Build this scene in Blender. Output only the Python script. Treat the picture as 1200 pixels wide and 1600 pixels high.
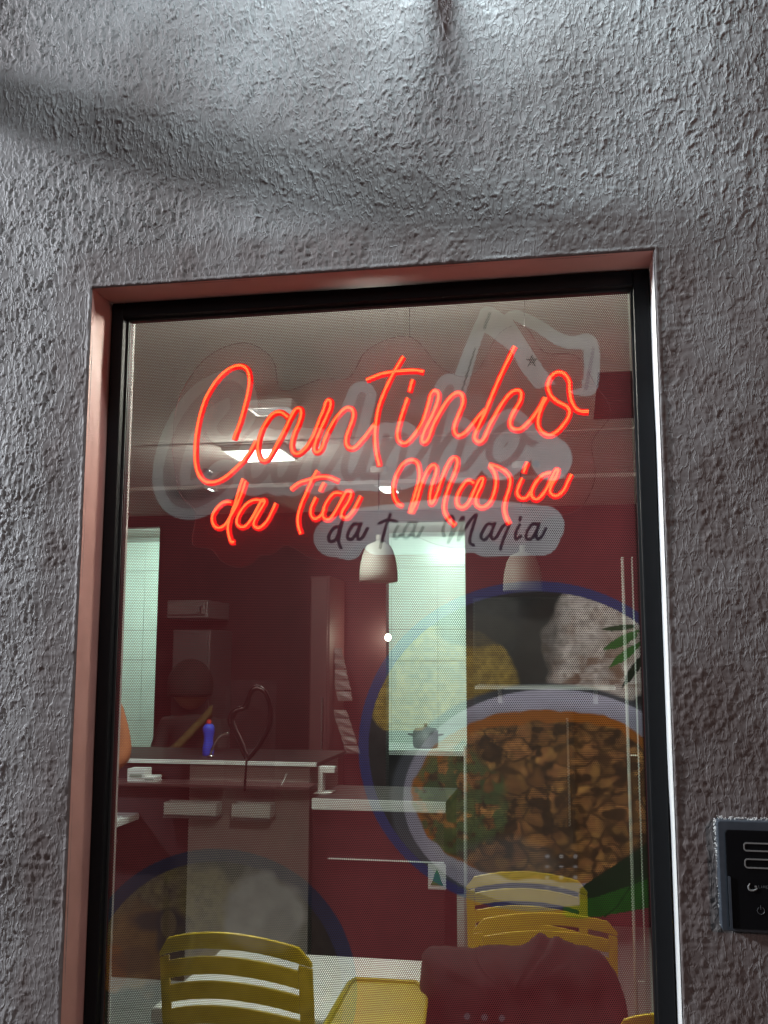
import bpy, bmesh, math, random
import numpy as np
from mathutils import Vector, Matrix

random.seed(7)
RNG = np.random.default_rng(11)
S = bpy.context.scene
COL = S.collection
for o in list(bpy.data.objects):
    bpy.data.objects.remove(o)

# ------------------------------------------------------------------ camera
EYE = np.array([0.70590887, -1.38184905, 1.59623336])
PITCH, YAW, ROLL, FOC = 0.140701278, 0.181762885, -0.00142812, 1581.40577

def rot(p, y, r):
    cy, sy, cp, sp, cr, sr = math.cos(y), math.sin(y), math.cos(p), math.sin(p), math.cos(r), math.sin(r)
    Rz = np.array([[cy, -sy, 0], [sy, cy, 0], [0, 0, 1]])
    Rx = np.array([[1, 0, 0], [0, cp, -sp], [0, sp, cp]])
    Ry = np.array([[cr, 0, sr], [0, 1, 0], [-sr, 0, cr]])
    return Rz @ Rx @ Ry

RC = rot(PITCH, YAW, ROLL)
cam_data = bpy.data.cameras.new('camera')
cam = bpy.data.objects.new('camera', cam_data)
COL.objects.link(cam)
m = Matrix.Identity(4)
for i in range(3):
    m[i][0] = RC[i, 0]
    m[i][1] = RC[i, 2]
    m[i][2] = -RC[i, 1]
    m[i][3] = EYE[i]
cam.matrix_world = m
cam_data.sensor_width = 36
cam_data.sensor_fit = 'AUTO'
cam_data.lens = FOC * 36 / 1600
cam_data.clip_start = 0.02
cam_data.clip_end = 300
S.camera = cam

def at(px, py, Y):
    """world point on the plane y = Y seen at a pixel of the photograph"""
    d = RC @ np.array([(px - 600) / FOC, 1, -(py - 800) / FOC])
    return EYE + d * ((Y - EYE[1]) / d[1])

def atz(px, py, Z):
    d = RC @ np.array([(px - 600) / FOC, 1, -(py - 800) / FOC])
    return EYE + d * ((Z - EYE[2]) / d[2])

def proj(P):
    v = (P - EYE) @ RC
    return 600 + FOC * v[..., 0] / v[..., 1], 800 - FOC * v[..., 2] / v[..., 1]

# ------------------------------------------------------------------ world: night sky
w = bpy.data.worlds.new('World')
S.world = w
w.use_nodes = True
nt = w.node_tree
bg = nt.nodes['Background']
sky = nt.nodes.new('ShaderNodeTexSky')
sky.sky_type = 'NISHITA'
sky.sun_disc = False
sky.sun_elevation = math.radians(-4)
sky.sun_rotation = math.radians(200)
nt.links.new(sky.outputs[0], bg.inputs[0])
bg.inputs[1].default_value = 0.05

S.view_settings.view_transform = 'Standard'
S.view_settings.look = 'None'
S.view_settings.exposure = 0
S.view_settings.gamma = 1
S.view_settings.use_curve_mapping = False
S.cycles.use_denoising = True
S.cycles.max_bounces = 8
S.cycles.diffuse_bounces = 4
S.cycles.transparent_max_bounces = 16
S.cycles.caustics_reflective = False
S.cycles.caustics_refractive = False
S.cycles.sample_clamp_indirect = 4.0

# ------------------------------------------------------------------ street lamps and an added cool fill (they light the wall; none is in the frame)
def area(name, loc, target, size, power, col, shape='DISK', sy=None, spread=None):
    L = bpy.data.lights.new(name, 'AREA')
    L.shape = shape
    L.size = size
    if sy:
        L.size_y = sy
    L.energy = power
    L.color = col
    if spread:
        L.spread = math.radians(spread)
    o = bpy.data.objects.new(name, L)
    COL.objects.link(o)
    o.location = loc
    d = Vector(target) - Vector(loc)
    o.rotation_euler = d.to_track_quat('-Z', 'Y').to_euler()
    return o

KEY = Vector((-3.0, -0.72, 2.85))
area('street_lamp_light', KEY, (0.5, 0, 1.9), 0.20, 225, (0.86, 0.93, 1.0))
area('warm_street_light', (3.6, -4.6, 3.0), (0.4, 0, 1.6), 0.5, 40, (1.0, 0.60, 0.50))
LAMPC = np.array([at(680, 20, 0)[0], -0.27, 2.97])
area('cool_fill_light', (-1.2, -7.5, 4.2), (0.4, 0, 1.6), 1.6, 26, (0.80, 0.90, 1.0))  # added soft fill without a real source, lifts wall and print
area('flood_lamp_light', (LAMPC[0], LAMPC[1], LAMPC[2] - 0.02), (LAMPC[0], -0.0, LAMPC[2] - 0.50), 0.24, 15, (0.74, 0.93, 1.0), 'RECTANGLE', 0.09)

# ------------------------------------------------------------------ materials
MATS = {}

def mat(name, col, rough=0.6, metal=0.0, var=0.0, scale=30, bump=0.0, emit=None, estr=0, spec=0.5, coat=0.0):
    if name in MATS:
        return MATS[name]
    M = bpy.data.materials.new(name)
    M.use_nodes = True
    n = M.node_tree
    b = n.nodes['Principled BSDF']
    b.inputs['Base Color'].default_value = (*col, 1)
    b.inputs['Roughness'].default_value = rough
    b.inputs['Metallic'].default_value = metal
    b.inputs['Specular IOR Level'].default_value = spec
    b.inputs['Coat Weight'].default_value = coat
    if emit:
        b.inputs['Emission Color'].default_value = (*emit, 1)
        b.inputs['Emission Strength'].default_value = estr
    if var or bump:
        tc = n.nodes.new('ShaderNodeTexCoord')
        nz = n.nodes.new('ShaderNodeTexNoise')
        nz.inputs['Scale'].default_value = scale
        nz.inputs['Detail'].default_value = 6
        nz.inputs['Roughness'].default_value = 0.65
        n.links.new(tc.outputs['Object'], nz.inputs['Vector'])
        if var:
            mr = n.nodes.new('ShaderNodeMapRange')
            mr.inputs['From Min'].default_value = 0.3
            mr.inputs['From Max'].default_value = 0.7
            mr.inputs['To Min'].default_value = 1 - var
            mr.inputs['To Max'].default_value = 1 + var
            n.links.new(nz.outputs[0], mr.inputs['Value'])
            mx = n.nodes.new('ShaderNodeMix')
            mx.data_type = 'RGBA'
            mx.blend_type = 'MULTIPLY'
            mx.inputs[0].default_value = 1
            mx.inputs[6].default_value = (*col, 1)
            n.links.new(mr.outputs[0], mx.inputs[7])
            n.links.new(mx.outputs[2], b.inputs['Base Color'])
            rr = n.nodes.new('ShaderNodeMapRange')
            rr.inputs['To Min'].default_value = max(0.02, rough - 0.12)
            rr.inputs['To Max'].default_value = min(1, rough + 0.12)
            n.links.new(nz.outputs[0], rr.inputs['Value'])
            n.links.new(rr.outputs[0], b.inputs['Roughness'])
        if bump:
            bp = n.nodes.new('ShaderNodeBump')
            bp.inputs['Strength'].default_value = bump
            bp.inputs['Distance'].default_value = 0.002
            n.links.new(nz.outputs[0], bp.inputs['Height'])
            n.links.new(bp.outputs[0], b.inputs['Normal'])
    MATS[name] = M
    return M

def emission(name, col, s):
    M = bpy.data.materials.new(name)
    M.use_nodes = True
    n = M.node_tree
    n.nodes.clear()
    e = n.nodes.new('ShaderNodeEmission')
    e.inputs[0].default_value = (*col, 1)
    e.inputs[1].default_value = s
    o = n.nodes.new('ShaderNodeOutputMaterial')
    n.links.new(e.outputs[0], o.inputs[0])
    return M

def clear(name, col, gloss=0.0, haze=0.0, hazecol=(.8, .8, .8)):
    """thin clear sheet: transparent, with optional reflection and a little milky haze"""
    M = bpy.data.materials.new(name)
    M.use_nodes = True
    n = M.node_tree
    n.nodes.clear()
    t = n.nodes.new('ShaderNodeBsdfTransparent')
    t.inputs[0].default_value = (*col, 1)
    o = n.nodes.new('ShaderNodeOutputMaterial')
    last = t
    if haze:
        d = n.nodes.new('ShaderNodeBsdfDiffuse')
        d.inputs[0].default_value = (*hazecol, 1)
        d.inputs[0].default_value = (*[c_ * haze for c_ in hazecol], 1)
        mx = n.nodes.new('ShaderNodeAddShader')
        n.links.new(last.outputs[0], mx.inputs[0])
        n.links.new(d.outputs[0], mx.inputs[1])
        last = mx
    if gloss:
        g = n.nodes.new('ShaderNodeBsdfGlossy')
        g.inputs['Roughness'].default_value = 0.05
        mx = n.nodes.new('ShaderNodeMixShader')
        mx.inputs[0].default_value = gloss
        n.links.new(last.outputs[0], mx.inputs[1])
        n.links.new(g.outputs[0], mx.inputs[2])
        last = mx
    n.links.new(last.outputs[0], o.inputs[0])
    return M

# ------------------------------------------------------------------ object helpers
def link(name, me, parent=None, M=None, loc=None):
    o = bpy.data.objects.new(name, me)
    COL.objects.link(o)
    if parent:
        o.parent = parent
    if M and me is not None:
        if not isinstance(M, (list, tuple)):
            M = [M]
        for k in M:
            me.materials.append(k)
    if loc is not None:
        o.location = loc
    return o

def thing(name, label, cat, loc=(0, 0, 0), rz=0, group=None):
    o = bpy.data.objects.new(name, None)
    COL.objects.link(o)
    o.location = [float(c) for c in loc]
    o.rotation_euler = (0, 0, rz)
    o.empty_display_size = 0.05
    return tag(o, label, cat, group)

def tag(o, label=None, cat=None, group=None, kind=None):
    if label:
        o['label'] = label
    if cat:
        o['category'] = cat
    if group:
        o['group'] = group
    if kind:
        o['kind'] = kind
    return o

class MB:
    def __init__(s):
        s.v, s.f = [], []

    def add(s, vs, fs):
        k = len(s.v)
        s.v += [tuple(float(c) for c in v) for v in vs]
        s.f += [tuple(i + k for i in f) for f in fs]
        return s

    def box(s, a, b):
        x0, y0, z0 = a
        x1, y1, z1 = b
        v = [(x0, y0, z0), (x1, y0, z0), (x1, y1, z0), (x0, y1, z0), (x0, y0, z1), (x1, y0, z1), (x1, y1, z1), (x0, y1, z1)]
        return s.add(v, [(0, 3, 2, 1), (4, 5, 6, 7), (0, 1, 5, 4), (1, 2, 6, 5), (2, 3, 7, 6), (3, 0, 4, 7)])

    def tube(s, pts, r, seg=8, cap=True):
        P = [np.array(p, float) for p in pts]
        n = len(P)
        rs = r if hasattr(r, '__len__') else [r] * n
        k = len(s.v)
        T0 = P[1] - P[0]
        T0 = T0 / np.linalg.norm(T0)
        up = np.array([0, 1., 0]) if abs(T0[1]) < .9 else np.array([1., 0, 0])
        N = np.cross(T0, up)
        N /= np.linalg.norm(N)
        vs = []
        for i in range(n):
            T = P[min(i + 1, n - 1)] - P[max(i - 1, 0)]
            T = T / (np.linalg.norm(T) + 1e-12)
            N = N - T * N.dot(T)
            N /= np.linalg.norm(N) + 1e-12
            B = np.cross(T, N)
            for j in range(seg):
                a = 2 * math.pi * j / seg
                vs.append(P[i] + rs[i] * (math.cos(a) * N + math.sin(a) * B))
        fs = []
        for i in range(n - 1):
            for j in range(seg):
                a, b = i * seg + j, i * seg + (j + 1) % seg
                fs.append((a, b, b + seg, a + seg))
        if cap:
            fs.append(tuple(range(seg))[::-1])
            fs.append(tuple((n - 1) * seg + j for j in range(seg)))
        return s.add(vs, fs)

    def lathe(s, prof, c=(0, 0, 0), seg=24):
        vs, fs = [], []
        for r, z in prof:
            for j in range(seg):
                a = 2 * math.pi * j / seg
                vs.append((c[0] + r * math.cos(a), c[1] + r * math.sin(a), c[2] + z))
        for i in range(len(prof) - 1):
            for j in range(seg):
                a, b = i * seg + j, i * seg + (j + 1) % seg
                fs.append((a, b, b + seg, a + seg))
        return s.add(vs, fs)

    def prism(s, poly, y0, y1):
        """polygon of (x, z) extruded from y0 to y1"""
        n = len(poly)
        vs = [(x, y0, z) for x, z in poly] + [(x, y1, z) for x, z in poly]
        fs = [tuple(range(n)), tuple(range(2 * n - 1, n - 1, -1))]
        for i in range(n):
            j = (i + 1) % n
            fs.append((i, i + n, j + n, j))
        return s.add(vs, fs)

    def ribbon(s, poly, inner, y0, y1):
        """closed band between two outlines of equal length, extruded"""
        n = len(poly)
        vs = [(x, y0, z) for x, z in poly] + [(x, y0, z) for x, z in inner] + [(x, y1, z) for x, z in poly] + [(x, y1, z) for x, z in inner]
        fs = []
        for i in range(n):
            j = (i + 1) % n
            fs += [(i, j, n + j, n + i), (2 * n + j, 2 * n + i, 3 * n + i, 3 * n + j), (j, i, 2 * n + i, 2 * n + j), (n + i, n + j, 3 * n + j, 3 * n + i)]
        return s.add(vs, fs)

    def mesh(s, name, smooth=False):
        me = bpy.data.meshes.new(name)
        me.from_pydata(s.v, [], s.f)
        me.update()
        bm = bmesh.new()
        bm.from_mesh(me)
        bmesh.ops.recalc_face_normals(bm, faces=bm.faces)
        bm.to_mesh(me)
        bm.free()
        if smooth:
            me.shade_smooth()
        return me

    def obj(s, name, M, parent=None, smooth=False, bevel=0, loc=None):
        o = link(name, s.mesh(name, smooth), parent, M, loc)
        if bevel:
            b = o.modifiers.new('bevel', 'BEVEL')
            b.width = bevel
            b.segments = 2
            b.limit_method = 'ANGLE'
        return o

def spline(pts, k=6):
    P = np.array(pts, float)
    P = np.vstack([2 * P[0] - P[1], P, 2 * P[-1] - P[-2]])
    out = []
    for i in range(1, len(P) - 2):
        for t in np.linspace(0, 1, k, endpoint=False):
            a, b, c, d = P[i - 1], P[i], P[i + 1], P[i + 2]
            out.append(0.5 * ((2 * b) + (-a + c) * t + (2 * a - 5 * b + 4 * c - d) * t * t + (-a + 3 * b - 3 * c + d) * t ** 3))
    out.append(P[-2])
    return np.array(out)

def rrect(x0, z0, x1, z1, r, n=5):
    pts = []
    for cx, cz, a0 in ((x1 - r, z1 - r, 0), (x0 + r, z1 - r, 90), (x0 + r, z0 + r, 180), (x1 - r, z0 + r, 270)):
        for i in range(n + 1):
            a = math.radians(a0 + 90 * i / n)
            pts.append((cx + r * math.cos(a), cz + r * math.sin(a)))
    return pts

# ------------------------------------------------------------------ numpy noise
def vnoise(x, z, seed=0):
    """smooth gradient-like value noise in -1..1"""
    r = np.random.default_rng(seed)
    T = r.random((256, 256)).astype(np.float32) * 2 - 1
    xi, zi = np.floor(x).astype(int), np.floor(z).astype(int)
    fx, fz = x - xi, z - zi
    fx = fx * fx * fx * (fx * (fx * 6 - 15) + 10)
    fz = fz * fz * fz * (fz * (fz * 6 - 15) + 10)
    a, b, c, d = T[xi & 255, zi & 255], T[(xi + 1) & 255, zi & 255], T[xi & 255, (zi + 1) & 255], T[(xi + 1) & 255, (zi + 1) & 255]
    return (a * (1 - fx) + b * fx) * (1 - fz) + (c * (1 - fx) + d * fx) * fz

def fbm(x, z, seed=0, o=4, g=0.5):
    s, a, t = 0, 1, 0
    for i in range(o):
        s = s + a * vnoise(x * 2 ** i + 17.3 * i, z * 2 ** i + 5.1 * i, seed + i)
        t += a
        a *= g
    return s / t

def sstep(a, b, x):
    t = np.clip((x - a) / (b - a), 0, 1)
    return t * t * (3 - 2 * t)

# ================================================================== THE WALL
WW, TOP, BOT = 0.83, 2.15, 0.94      # window opening

def plaster_height(X, Z):
    wx, wz = 0.012 * fbm(X / 0.035, Z / 0.035, 5), 0.012 * fbm(X / 0.035, Z / 0.035, 9)
    x, z = X + wx * .55, Z + wz * .55
    n1 = fbm(x / 0.0076, z / 0.0175, 21, 2, .45)
    n2 = fbm(x / 0.0062 + 9, z / 0.0092 + 3, 33, 2, .5)
    r1 = np.exp(-(n1 / 0.14) ** 2)
    r2 = np.exp(-(n2 / 0.17) ** 2)
    br = sstep(-0.55, 0.15, fbm(X / 0.012, Z / 0.018, 41, 2))
    br2 = sstep(-0.3, 0.25, fbm(X / 0.010, Z / 0.012, 47, 2))
    ridges = 0.0018 * r1 * br + 0.0009 * r2 * br2
    fine = 0.00038 * fbm(X / 0.0055, Z / 0.0050, 55, 3, .6)
    rough = 0.0012 * np.clip(fbm(X / 0.0060, Z / 0.0078, 61, 2, .6), -.2, 1)
    # distance to the opening: the mason trowelled a band there
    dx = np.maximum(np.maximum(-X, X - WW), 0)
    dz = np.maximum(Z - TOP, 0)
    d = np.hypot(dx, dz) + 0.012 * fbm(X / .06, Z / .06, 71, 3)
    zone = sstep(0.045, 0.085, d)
    right = sstep(WW + 0.0, WW + 0.06, X) * sstep(2.22, 2.05, Z)  # right side joins the mask: its weaker light is painted brown
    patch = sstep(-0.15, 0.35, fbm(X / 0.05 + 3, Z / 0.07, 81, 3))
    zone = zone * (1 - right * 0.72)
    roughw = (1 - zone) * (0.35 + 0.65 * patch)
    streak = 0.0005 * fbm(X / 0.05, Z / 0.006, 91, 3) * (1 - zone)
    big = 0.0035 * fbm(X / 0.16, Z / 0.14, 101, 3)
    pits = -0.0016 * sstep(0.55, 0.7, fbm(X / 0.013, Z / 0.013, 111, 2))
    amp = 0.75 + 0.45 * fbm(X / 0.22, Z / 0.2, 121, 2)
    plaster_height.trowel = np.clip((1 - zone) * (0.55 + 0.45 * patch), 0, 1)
    return ridges * zone * amp + fine + rough * roughw * 1.25 + streak + big + pits * 0.4

def grid_sheet(name, xs, zs, M, parent, holes=None):
    X, Z = np.meshgrid(xs, zs)
    nx, nz = len(xs), len(zs)
    H = plaster_height(X, Z)
    TR = plaster_height.trowel.reshape(-1)
    # tuck the sheet into the reveals at the opening
    eps = 1e-4
    if holes:
        edge = (((np.abs(X) < eps) | (np.abs(X - WW) < eps)) & (Z <= TOP + eps)) | ((np.abs(Z - TOP) < eps) & (X >= -eps) & (X <= WW + eps))
        Hm = 0.0018 + 0.0016 * vnoise(X / 0.008, Z / 0.012, 7)
        near = np.maximum(np.maximum(-X, X - WW), Z - TOP)
        H = np.where((near < 0.006), H * 0.5 + Hm * .6, H)
    Y = -0.006 - H
    if holes:
        Y = np.where(edge, 0.003, Y)
    co = np.stack([X, Y, Z], -1).reshape(-1, 3).astype(np.float32)
    i, j = np.meshgrid(np.arange(nx - 1), np.arange(nz - 1))
    a = (j * nx + i)
    quads = np.stack([a, a + 1, a + nx + 1, a + nx], -1).reshape(-1, 4)
    if holes:
        cx = (X[:-1, :-1] + X[1:, 1:]) / 2
        cz = (Z[:-1, :-1] + Z[1:, 1:]) / 2
        keep = ~((cx > 0) & (cx < WW) & (cz < TOP) & (cz > BOT))
        quads = quads[keep.reshape(-1)]
        used = np.zeros(len(co), bool)
        used[quads.ravel()] = True
        idx = np.cumsum(used) - 1
        co = co[used]
        TR = TR[used]
        quads = idx[quads]
    me = fast_mesh(name, co, quads)
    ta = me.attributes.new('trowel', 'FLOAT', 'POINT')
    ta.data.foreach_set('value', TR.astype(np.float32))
    me.shade_smooth()
    return link(name, me, parent, M)

def fast_mesh(name, co, quads):
    me = bpy.data.meshes.new(name)
    me.vertices.add(len(co))
    me.vertices.foreach_set('co', np.ascontiguousarray(co, np.float32).ravel())
    me.loops.add(quads.size)
    me.loops.foreach_set('vertex_index', np.ascontiguousarray(quads, np.int32).ravel())
    me.polygons.add(len(quads))
    me.polygons.foreach_set('loop_start', np.arange(0, quads.size, 4, dtype=np.int32))
    me.update(calc_edges=True)
    return me

def plaster_mat():
    M = bpy.data.materials.new('grey_painted_plaster')
    M.use_nodes = True
    n = M.node_tree
    b = n.nodes['Principled BSDF']
    tc = n.nodes.new('ShaderNodeTexCoord')
    n1 = n.nodes.new('ShaderNodeTexNoise')
    n1.inputs['Scale'].default_value = 3.2
    n1.inputs['Detail'].default_value = 8
    n.links.new(tc.outputs['Object'], n1.inputs['Vector'])
    cr = n.nodes.new('ShaderNodeValToRGB')
    cr.color_ramp.elements[0].position = 0.34
    cr.color_ramp.elements[0].color = (0.150, 0.128, 0.124, 1)
    cr.color_ramp.elements[1].position = 0.68
    cr.color_ramp.elements[1].color = (0.275, 0.262, 0.262, 1)
    n.links.new(n1.outputs[0], cr.inputs[0])
    n2 = n.nodes.new('ShaderNodeTexNoise')
    n2.inputs['Scale'].default_value = 420
    n2.inputs['Detail'].default_value = 5
    n.links.new(tc.outputs['Object'], n2.inputs['Vector'])
    mr = n.nodes.new('ShaderNodeMapRange')
    mr.inputs['To Min'].default_value = 0.84
    mr.inputs['To Max'].default_value = 1.14
    n.links.new(n2.outputs[0], mr.inputs['Value'])
    mx = n.nodes.new('ShaderNodeMix')
    mx.data_type = 'RGBA'
    mx.blend_type = 'MULTIPLY'
    mx.inputs[0].default_value = 1
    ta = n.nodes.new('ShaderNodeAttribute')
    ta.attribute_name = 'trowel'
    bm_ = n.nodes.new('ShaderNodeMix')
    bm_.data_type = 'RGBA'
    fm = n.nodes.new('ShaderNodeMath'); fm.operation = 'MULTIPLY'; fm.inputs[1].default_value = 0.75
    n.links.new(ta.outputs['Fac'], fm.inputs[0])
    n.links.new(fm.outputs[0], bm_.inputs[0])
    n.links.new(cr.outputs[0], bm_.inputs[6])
    bm_.inputs[7].default_value = (0.118, 0.086, 0.080, 1)  # brown of the trowelled band, also painted-in dimness on the right
    n.links.new(bm_.outputs[2], mx.inputs[6])
    n.links.new(mr.outputs[0], mx.inputs[7])
    n.links.new(mx.outputs[2], b.inputs['Base Color'])
    b.inputs['Roughness'].default_value = 0.58
    b.inputs['Specular IOR Level'].default_value = 0.38
    bp = n.nodes.new('ShaderNodeBump')
    bp.inputs['Strength'].default_value = 0.9
    bp.inputs['Distance'].default_value = 0.0007
    n3 = n.nodes.new('ShaderNodeTexNoise')
    n3.inputs['Scale'].default_value = 260
    n3.inputs['Detail'].default_value = 3
    mp = n.nodes.new('ShaderNodeMapping')
    mp.inputs['Scale'].default_value = (1, 1, 0.6)
    n.links.new(tc.outputs['Object'], mp.inputs['Vector'])
    n.links.new(mp.outputs[0], n3.inputs['Vector'])
    ad = n.nodes.new('ShaderNodeMath')
    ad.operation = 'MULTIPLY_ADD'
    ad.inputs[1].default_value = 0.22
    n.links.new(n2.outputs[0], ad.inputs[0])
    h3 = n.nodes.new('ShaderNodeMath'); h3.operation = 'MULTIPLY'; h3.inputs[1].default_value = 0.55
    n.links.new(n3.outputs[0], h3.inputs[0])
    n.links.new(h3.outputs[0], ad.inputs[2])
    # worm-like ridgelets, finer than the mesh
    n4 = n.nodes.new('ShaderNodeTexNoise')
    n4.inputs['Scale'].default_value = 120
    n4.inputs['Detail'].default_value = 2.5
    n4.inputs['Distortion'].default_value = 0.35
    mp4 = n.nodes.new('ShaderNodeMapping')
    mp4.inputs['Scale'].default_value = (1, 0.3, 0.38)
    n.links.new(tc.outputs['Object'], mp4.inputs['Vector'])
    n.links.new(mp4.outputs[0], n4.inputs['Vector'])
    s1 = n.nodes.new('ShaderNodeMath'); s1.operation = 'SUBTRACT'; s1.inputs[1].default_value = 0.5
    s2 = n.nodes.new('ShaderNodeMath'); s2.operation = 'ABSOLUTE'
    s3 = n.nodes.new('ShaderNodeMapRange'); s3.interpolation_type = 'SMOOTHSTEP'
    s3.inputs['From Min'].default_value = 0.075; s3.inputs['From Max'].default_value = 0.0
    s3.inputs['To Min'].default_value = 0.0; s3.inputs['To Max'].default_value = 1.25
    n.links.new(n4.outputs[0], s1.inputs[0]); n.links.new(s1.outputs[0], s2.inputs[0]); n.links.new(s2.outputs[0], s3.inputs['Value'])
    ad2 = n.nodes.new('ShaderNodeMath')
    n.links.new(ad.outputs[0], ad2.inputs[0]); n.links.new(s3.outputs[0], ad2.inputs[1])
    n.links.new(ad2.outputs[0], bp.inputs['Height'])
    bs = n.nodes.new('ShaderNodeMapRange')
    bs.inputs['To Min'].default_value = 0.9; bs.inputs['To Max'].default_value = 0.42
    n.links.new(ta.outputs['Fac'], bs.inputs['Value'])
    n.links.new(bs.outputs[0], bp.inputs['Strength'])
    n.links.new(bp.outputs[0], b.inputs['Normal'])
    return M

PL = plaster_mat()
REV = mat('neon_tinted_taupe', (0.40, 0.205, 0.175), 0.55, var=0.10, scale=14, bump=0.12)  # brown paint with the neon's red spill mixed into its colour
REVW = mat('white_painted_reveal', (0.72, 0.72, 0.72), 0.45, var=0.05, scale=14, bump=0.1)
wall = thing('stucco_wall', 'grey rough stucco wall with raised ridges around the glazed opening', 'wall', (0, 0, 0))
st = 0.0017
xs = np.concatenate([np.arange(-0.34, 0 - 1e-6, st), np.linspace(0, WW, int(WW / st) + 1), np.arange(WW + st, 1.30, st)])
xs = np.concatenate([-np.arange(0.26, 0, -st), np.linspace(0, WW, int(WW / st) + 1), WW + np.arange(st, 0.40, st)])
zs = np.concatenate([np.arange(1.0, TOP, st), [TOP], TOP + np.arange(st, 0.68, st)])
zs = zs[:]
zs = zs[np.concatenate([[True], np.diff(zs) > 4e-4])]
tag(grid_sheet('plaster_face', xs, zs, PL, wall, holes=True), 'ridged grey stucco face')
x0w, x1w, z0w, z1w = xs[0], xs[-1], zs[0], zs[-1]
# coarser plaster beyond (same material)
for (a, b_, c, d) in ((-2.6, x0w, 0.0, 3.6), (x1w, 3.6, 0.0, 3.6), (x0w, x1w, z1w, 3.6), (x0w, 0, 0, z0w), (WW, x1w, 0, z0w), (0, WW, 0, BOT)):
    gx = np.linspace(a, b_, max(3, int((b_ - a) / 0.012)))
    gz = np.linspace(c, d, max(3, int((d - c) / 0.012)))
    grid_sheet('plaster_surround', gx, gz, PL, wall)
DEPTH = 0.16
mb = MB()
mb.box((-2.6, 0.004, 0), (-0.004, DEPTH, 3.6)).box((WW + 0.004, 0.004, 0), (3.6, DEPTH, 3.6)).box((-0.004, 0.004, TOP + 0.004), (WW + 0.004, DEPTH, 3.6)).box((-0.004, 0.004, 0), (WW + 0.004, DEPTH, BOT - 0.004))
mb.obj('wall_core', mat('wall_core_mortar', (0.3, 0.28, 0.27), 0.9), wall)

def reveal(name, corners, label, RM=REV):
    # subdivided sheet with a slightly uneven surface
    a, b, c, d = [np.array(p, float) for p in corners]
    nu, nv = 90, 8
    vs = []
    nrm = np.cross(b - a, d - a)
    nrm /= np.linalg.norm(nrm)
    for j in range(nv + 1):
        for i in range(nu + 1):
            u, v = i / nu, j / nv
            p = (a * (1 - u) + b * u) * (1 - v) + (d * (1 - u) + c * u) * v
            e = 0.0009 * float(vnoise(np.array(u * 9.), np.array(v * 2.), 3)) * (0 < j < nv)
            vs.append(p + nrm * e)
    fs = [(j * (nu + 1) + i, j * (nu + 1) + i + 1, (j + 1) * (nu + 1) + i + 1, (j + 1) * (nu + 1) + i) for j in range(nv) for i in range(nu)]
    o = MB().add(vs, fs).obj(name, RM, wall, smooth=True)
    tag(o, label)

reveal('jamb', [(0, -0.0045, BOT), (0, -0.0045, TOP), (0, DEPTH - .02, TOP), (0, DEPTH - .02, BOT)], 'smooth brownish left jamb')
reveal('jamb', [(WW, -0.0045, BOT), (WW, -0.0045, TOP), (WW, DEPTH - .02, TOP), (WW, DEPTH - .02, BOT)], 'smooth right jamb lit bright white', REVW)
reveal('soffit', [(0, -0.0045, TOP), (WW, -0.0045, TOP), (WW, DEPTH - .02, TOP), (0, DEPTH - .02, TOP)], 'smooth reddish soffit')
MB().box((0, -0.02, BOT - 0.03), (WW, DEPTH, BOT)).obj('sill', REV, wall, bevel=0.003)

# street in front (out of the frame, it bounces light)
asphalt = mat('asphalt', (0.05, 0.05, 0.052), 0.9, var=0.2, scale=60, bump=0.5)
tag(MB().add([(-60, -60, -0.16), (60, -60, -0.16), (60, -1.6, -0.16), (-60, -1.6, -0.16)], [(0, 1, 2, 3)]).obj('street', asphalt), kind='structure')
tag(MB().box((-60, -1.6, -0.3), (60, -0.012, 0.0)).obj('pavement', mat('pavement_concrete', (0.25, 0.24, 0.23), 0.85, var=0.12, scale=8, bump=0.3)), kind='structure')

# ================================================================== WINDOW
FY = 0.060            # front of the black frame
GY = 0.0775           # printed film
tl, trr = at(200, 501, GY), at(988, 450, GY)
FX0, FX1, FZ1 = tl[0], trr[0], (tl[2] + trr[2]) / 2
FZ0 = BOT + 0.04
BLK = mat('black_powder_coated_aluminium', (0.004, 0.004, 0.005), 0.55, var=0.15, scale=90, spec=0.2)
window = thing('shop_window', 'tall black framed shop window covered with printed maroon perforated film', 'window', (WW / 2, GY, BOT))
wl = window.location

def wobj(mbuilder, name, M, parent=window, **k):
    o = mbuilder.obj(name, M, parent, **k)
    if parent is window:
        o.location = -wl
    return o

e = 0.0015
wobj(MB().box((e, FY, BOT + e), (FX0, 0.10, TOP - e)), 'frame_stile', BLK, bevel=0.0015)
wobj(MB().box((FX1, FY, BOT + e), (WW - e, 0.10, TOP - e)), 'frame_stile', BLK, bevel=0.0015)
wobj(MB().box((FX0, FY + .0004, FZ1), (FX1, 0.0995, TOP - e)), 'frame_rail', BLK, bevel=0.0015)
wobj(MB().box((FX0, FY + .0004, BOT + e), (FX1, 0.0995, FZ0)), 'frame_rail', BLK, bevel=0.0015)
wobj(MB().box((FX0, GY + 0.0012, FZ0), (FX1, GY + 0.0062, FZ1)), 'glass_pane', clear('clear_window_glass', (0.955, 0.975, 0.965)))

GK = mat('dark_rubber_gasket', (0.018, 0.016, 0.016), 0.6)
g_ = 0.0035
wobj(MB().box((FX0, GY - .003, FZ0), (FX0 + g_, GY - .0006, FZ1)).box((FX1 - g_, GY - .003, FZ0), (FX1, GY - .0006, FZ1)).box((FX0 + g_, GY - .003, FZ1 - g_), (FX1 - g_, GY - .0006, FZ1)), 'gasket', GK)
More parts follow.
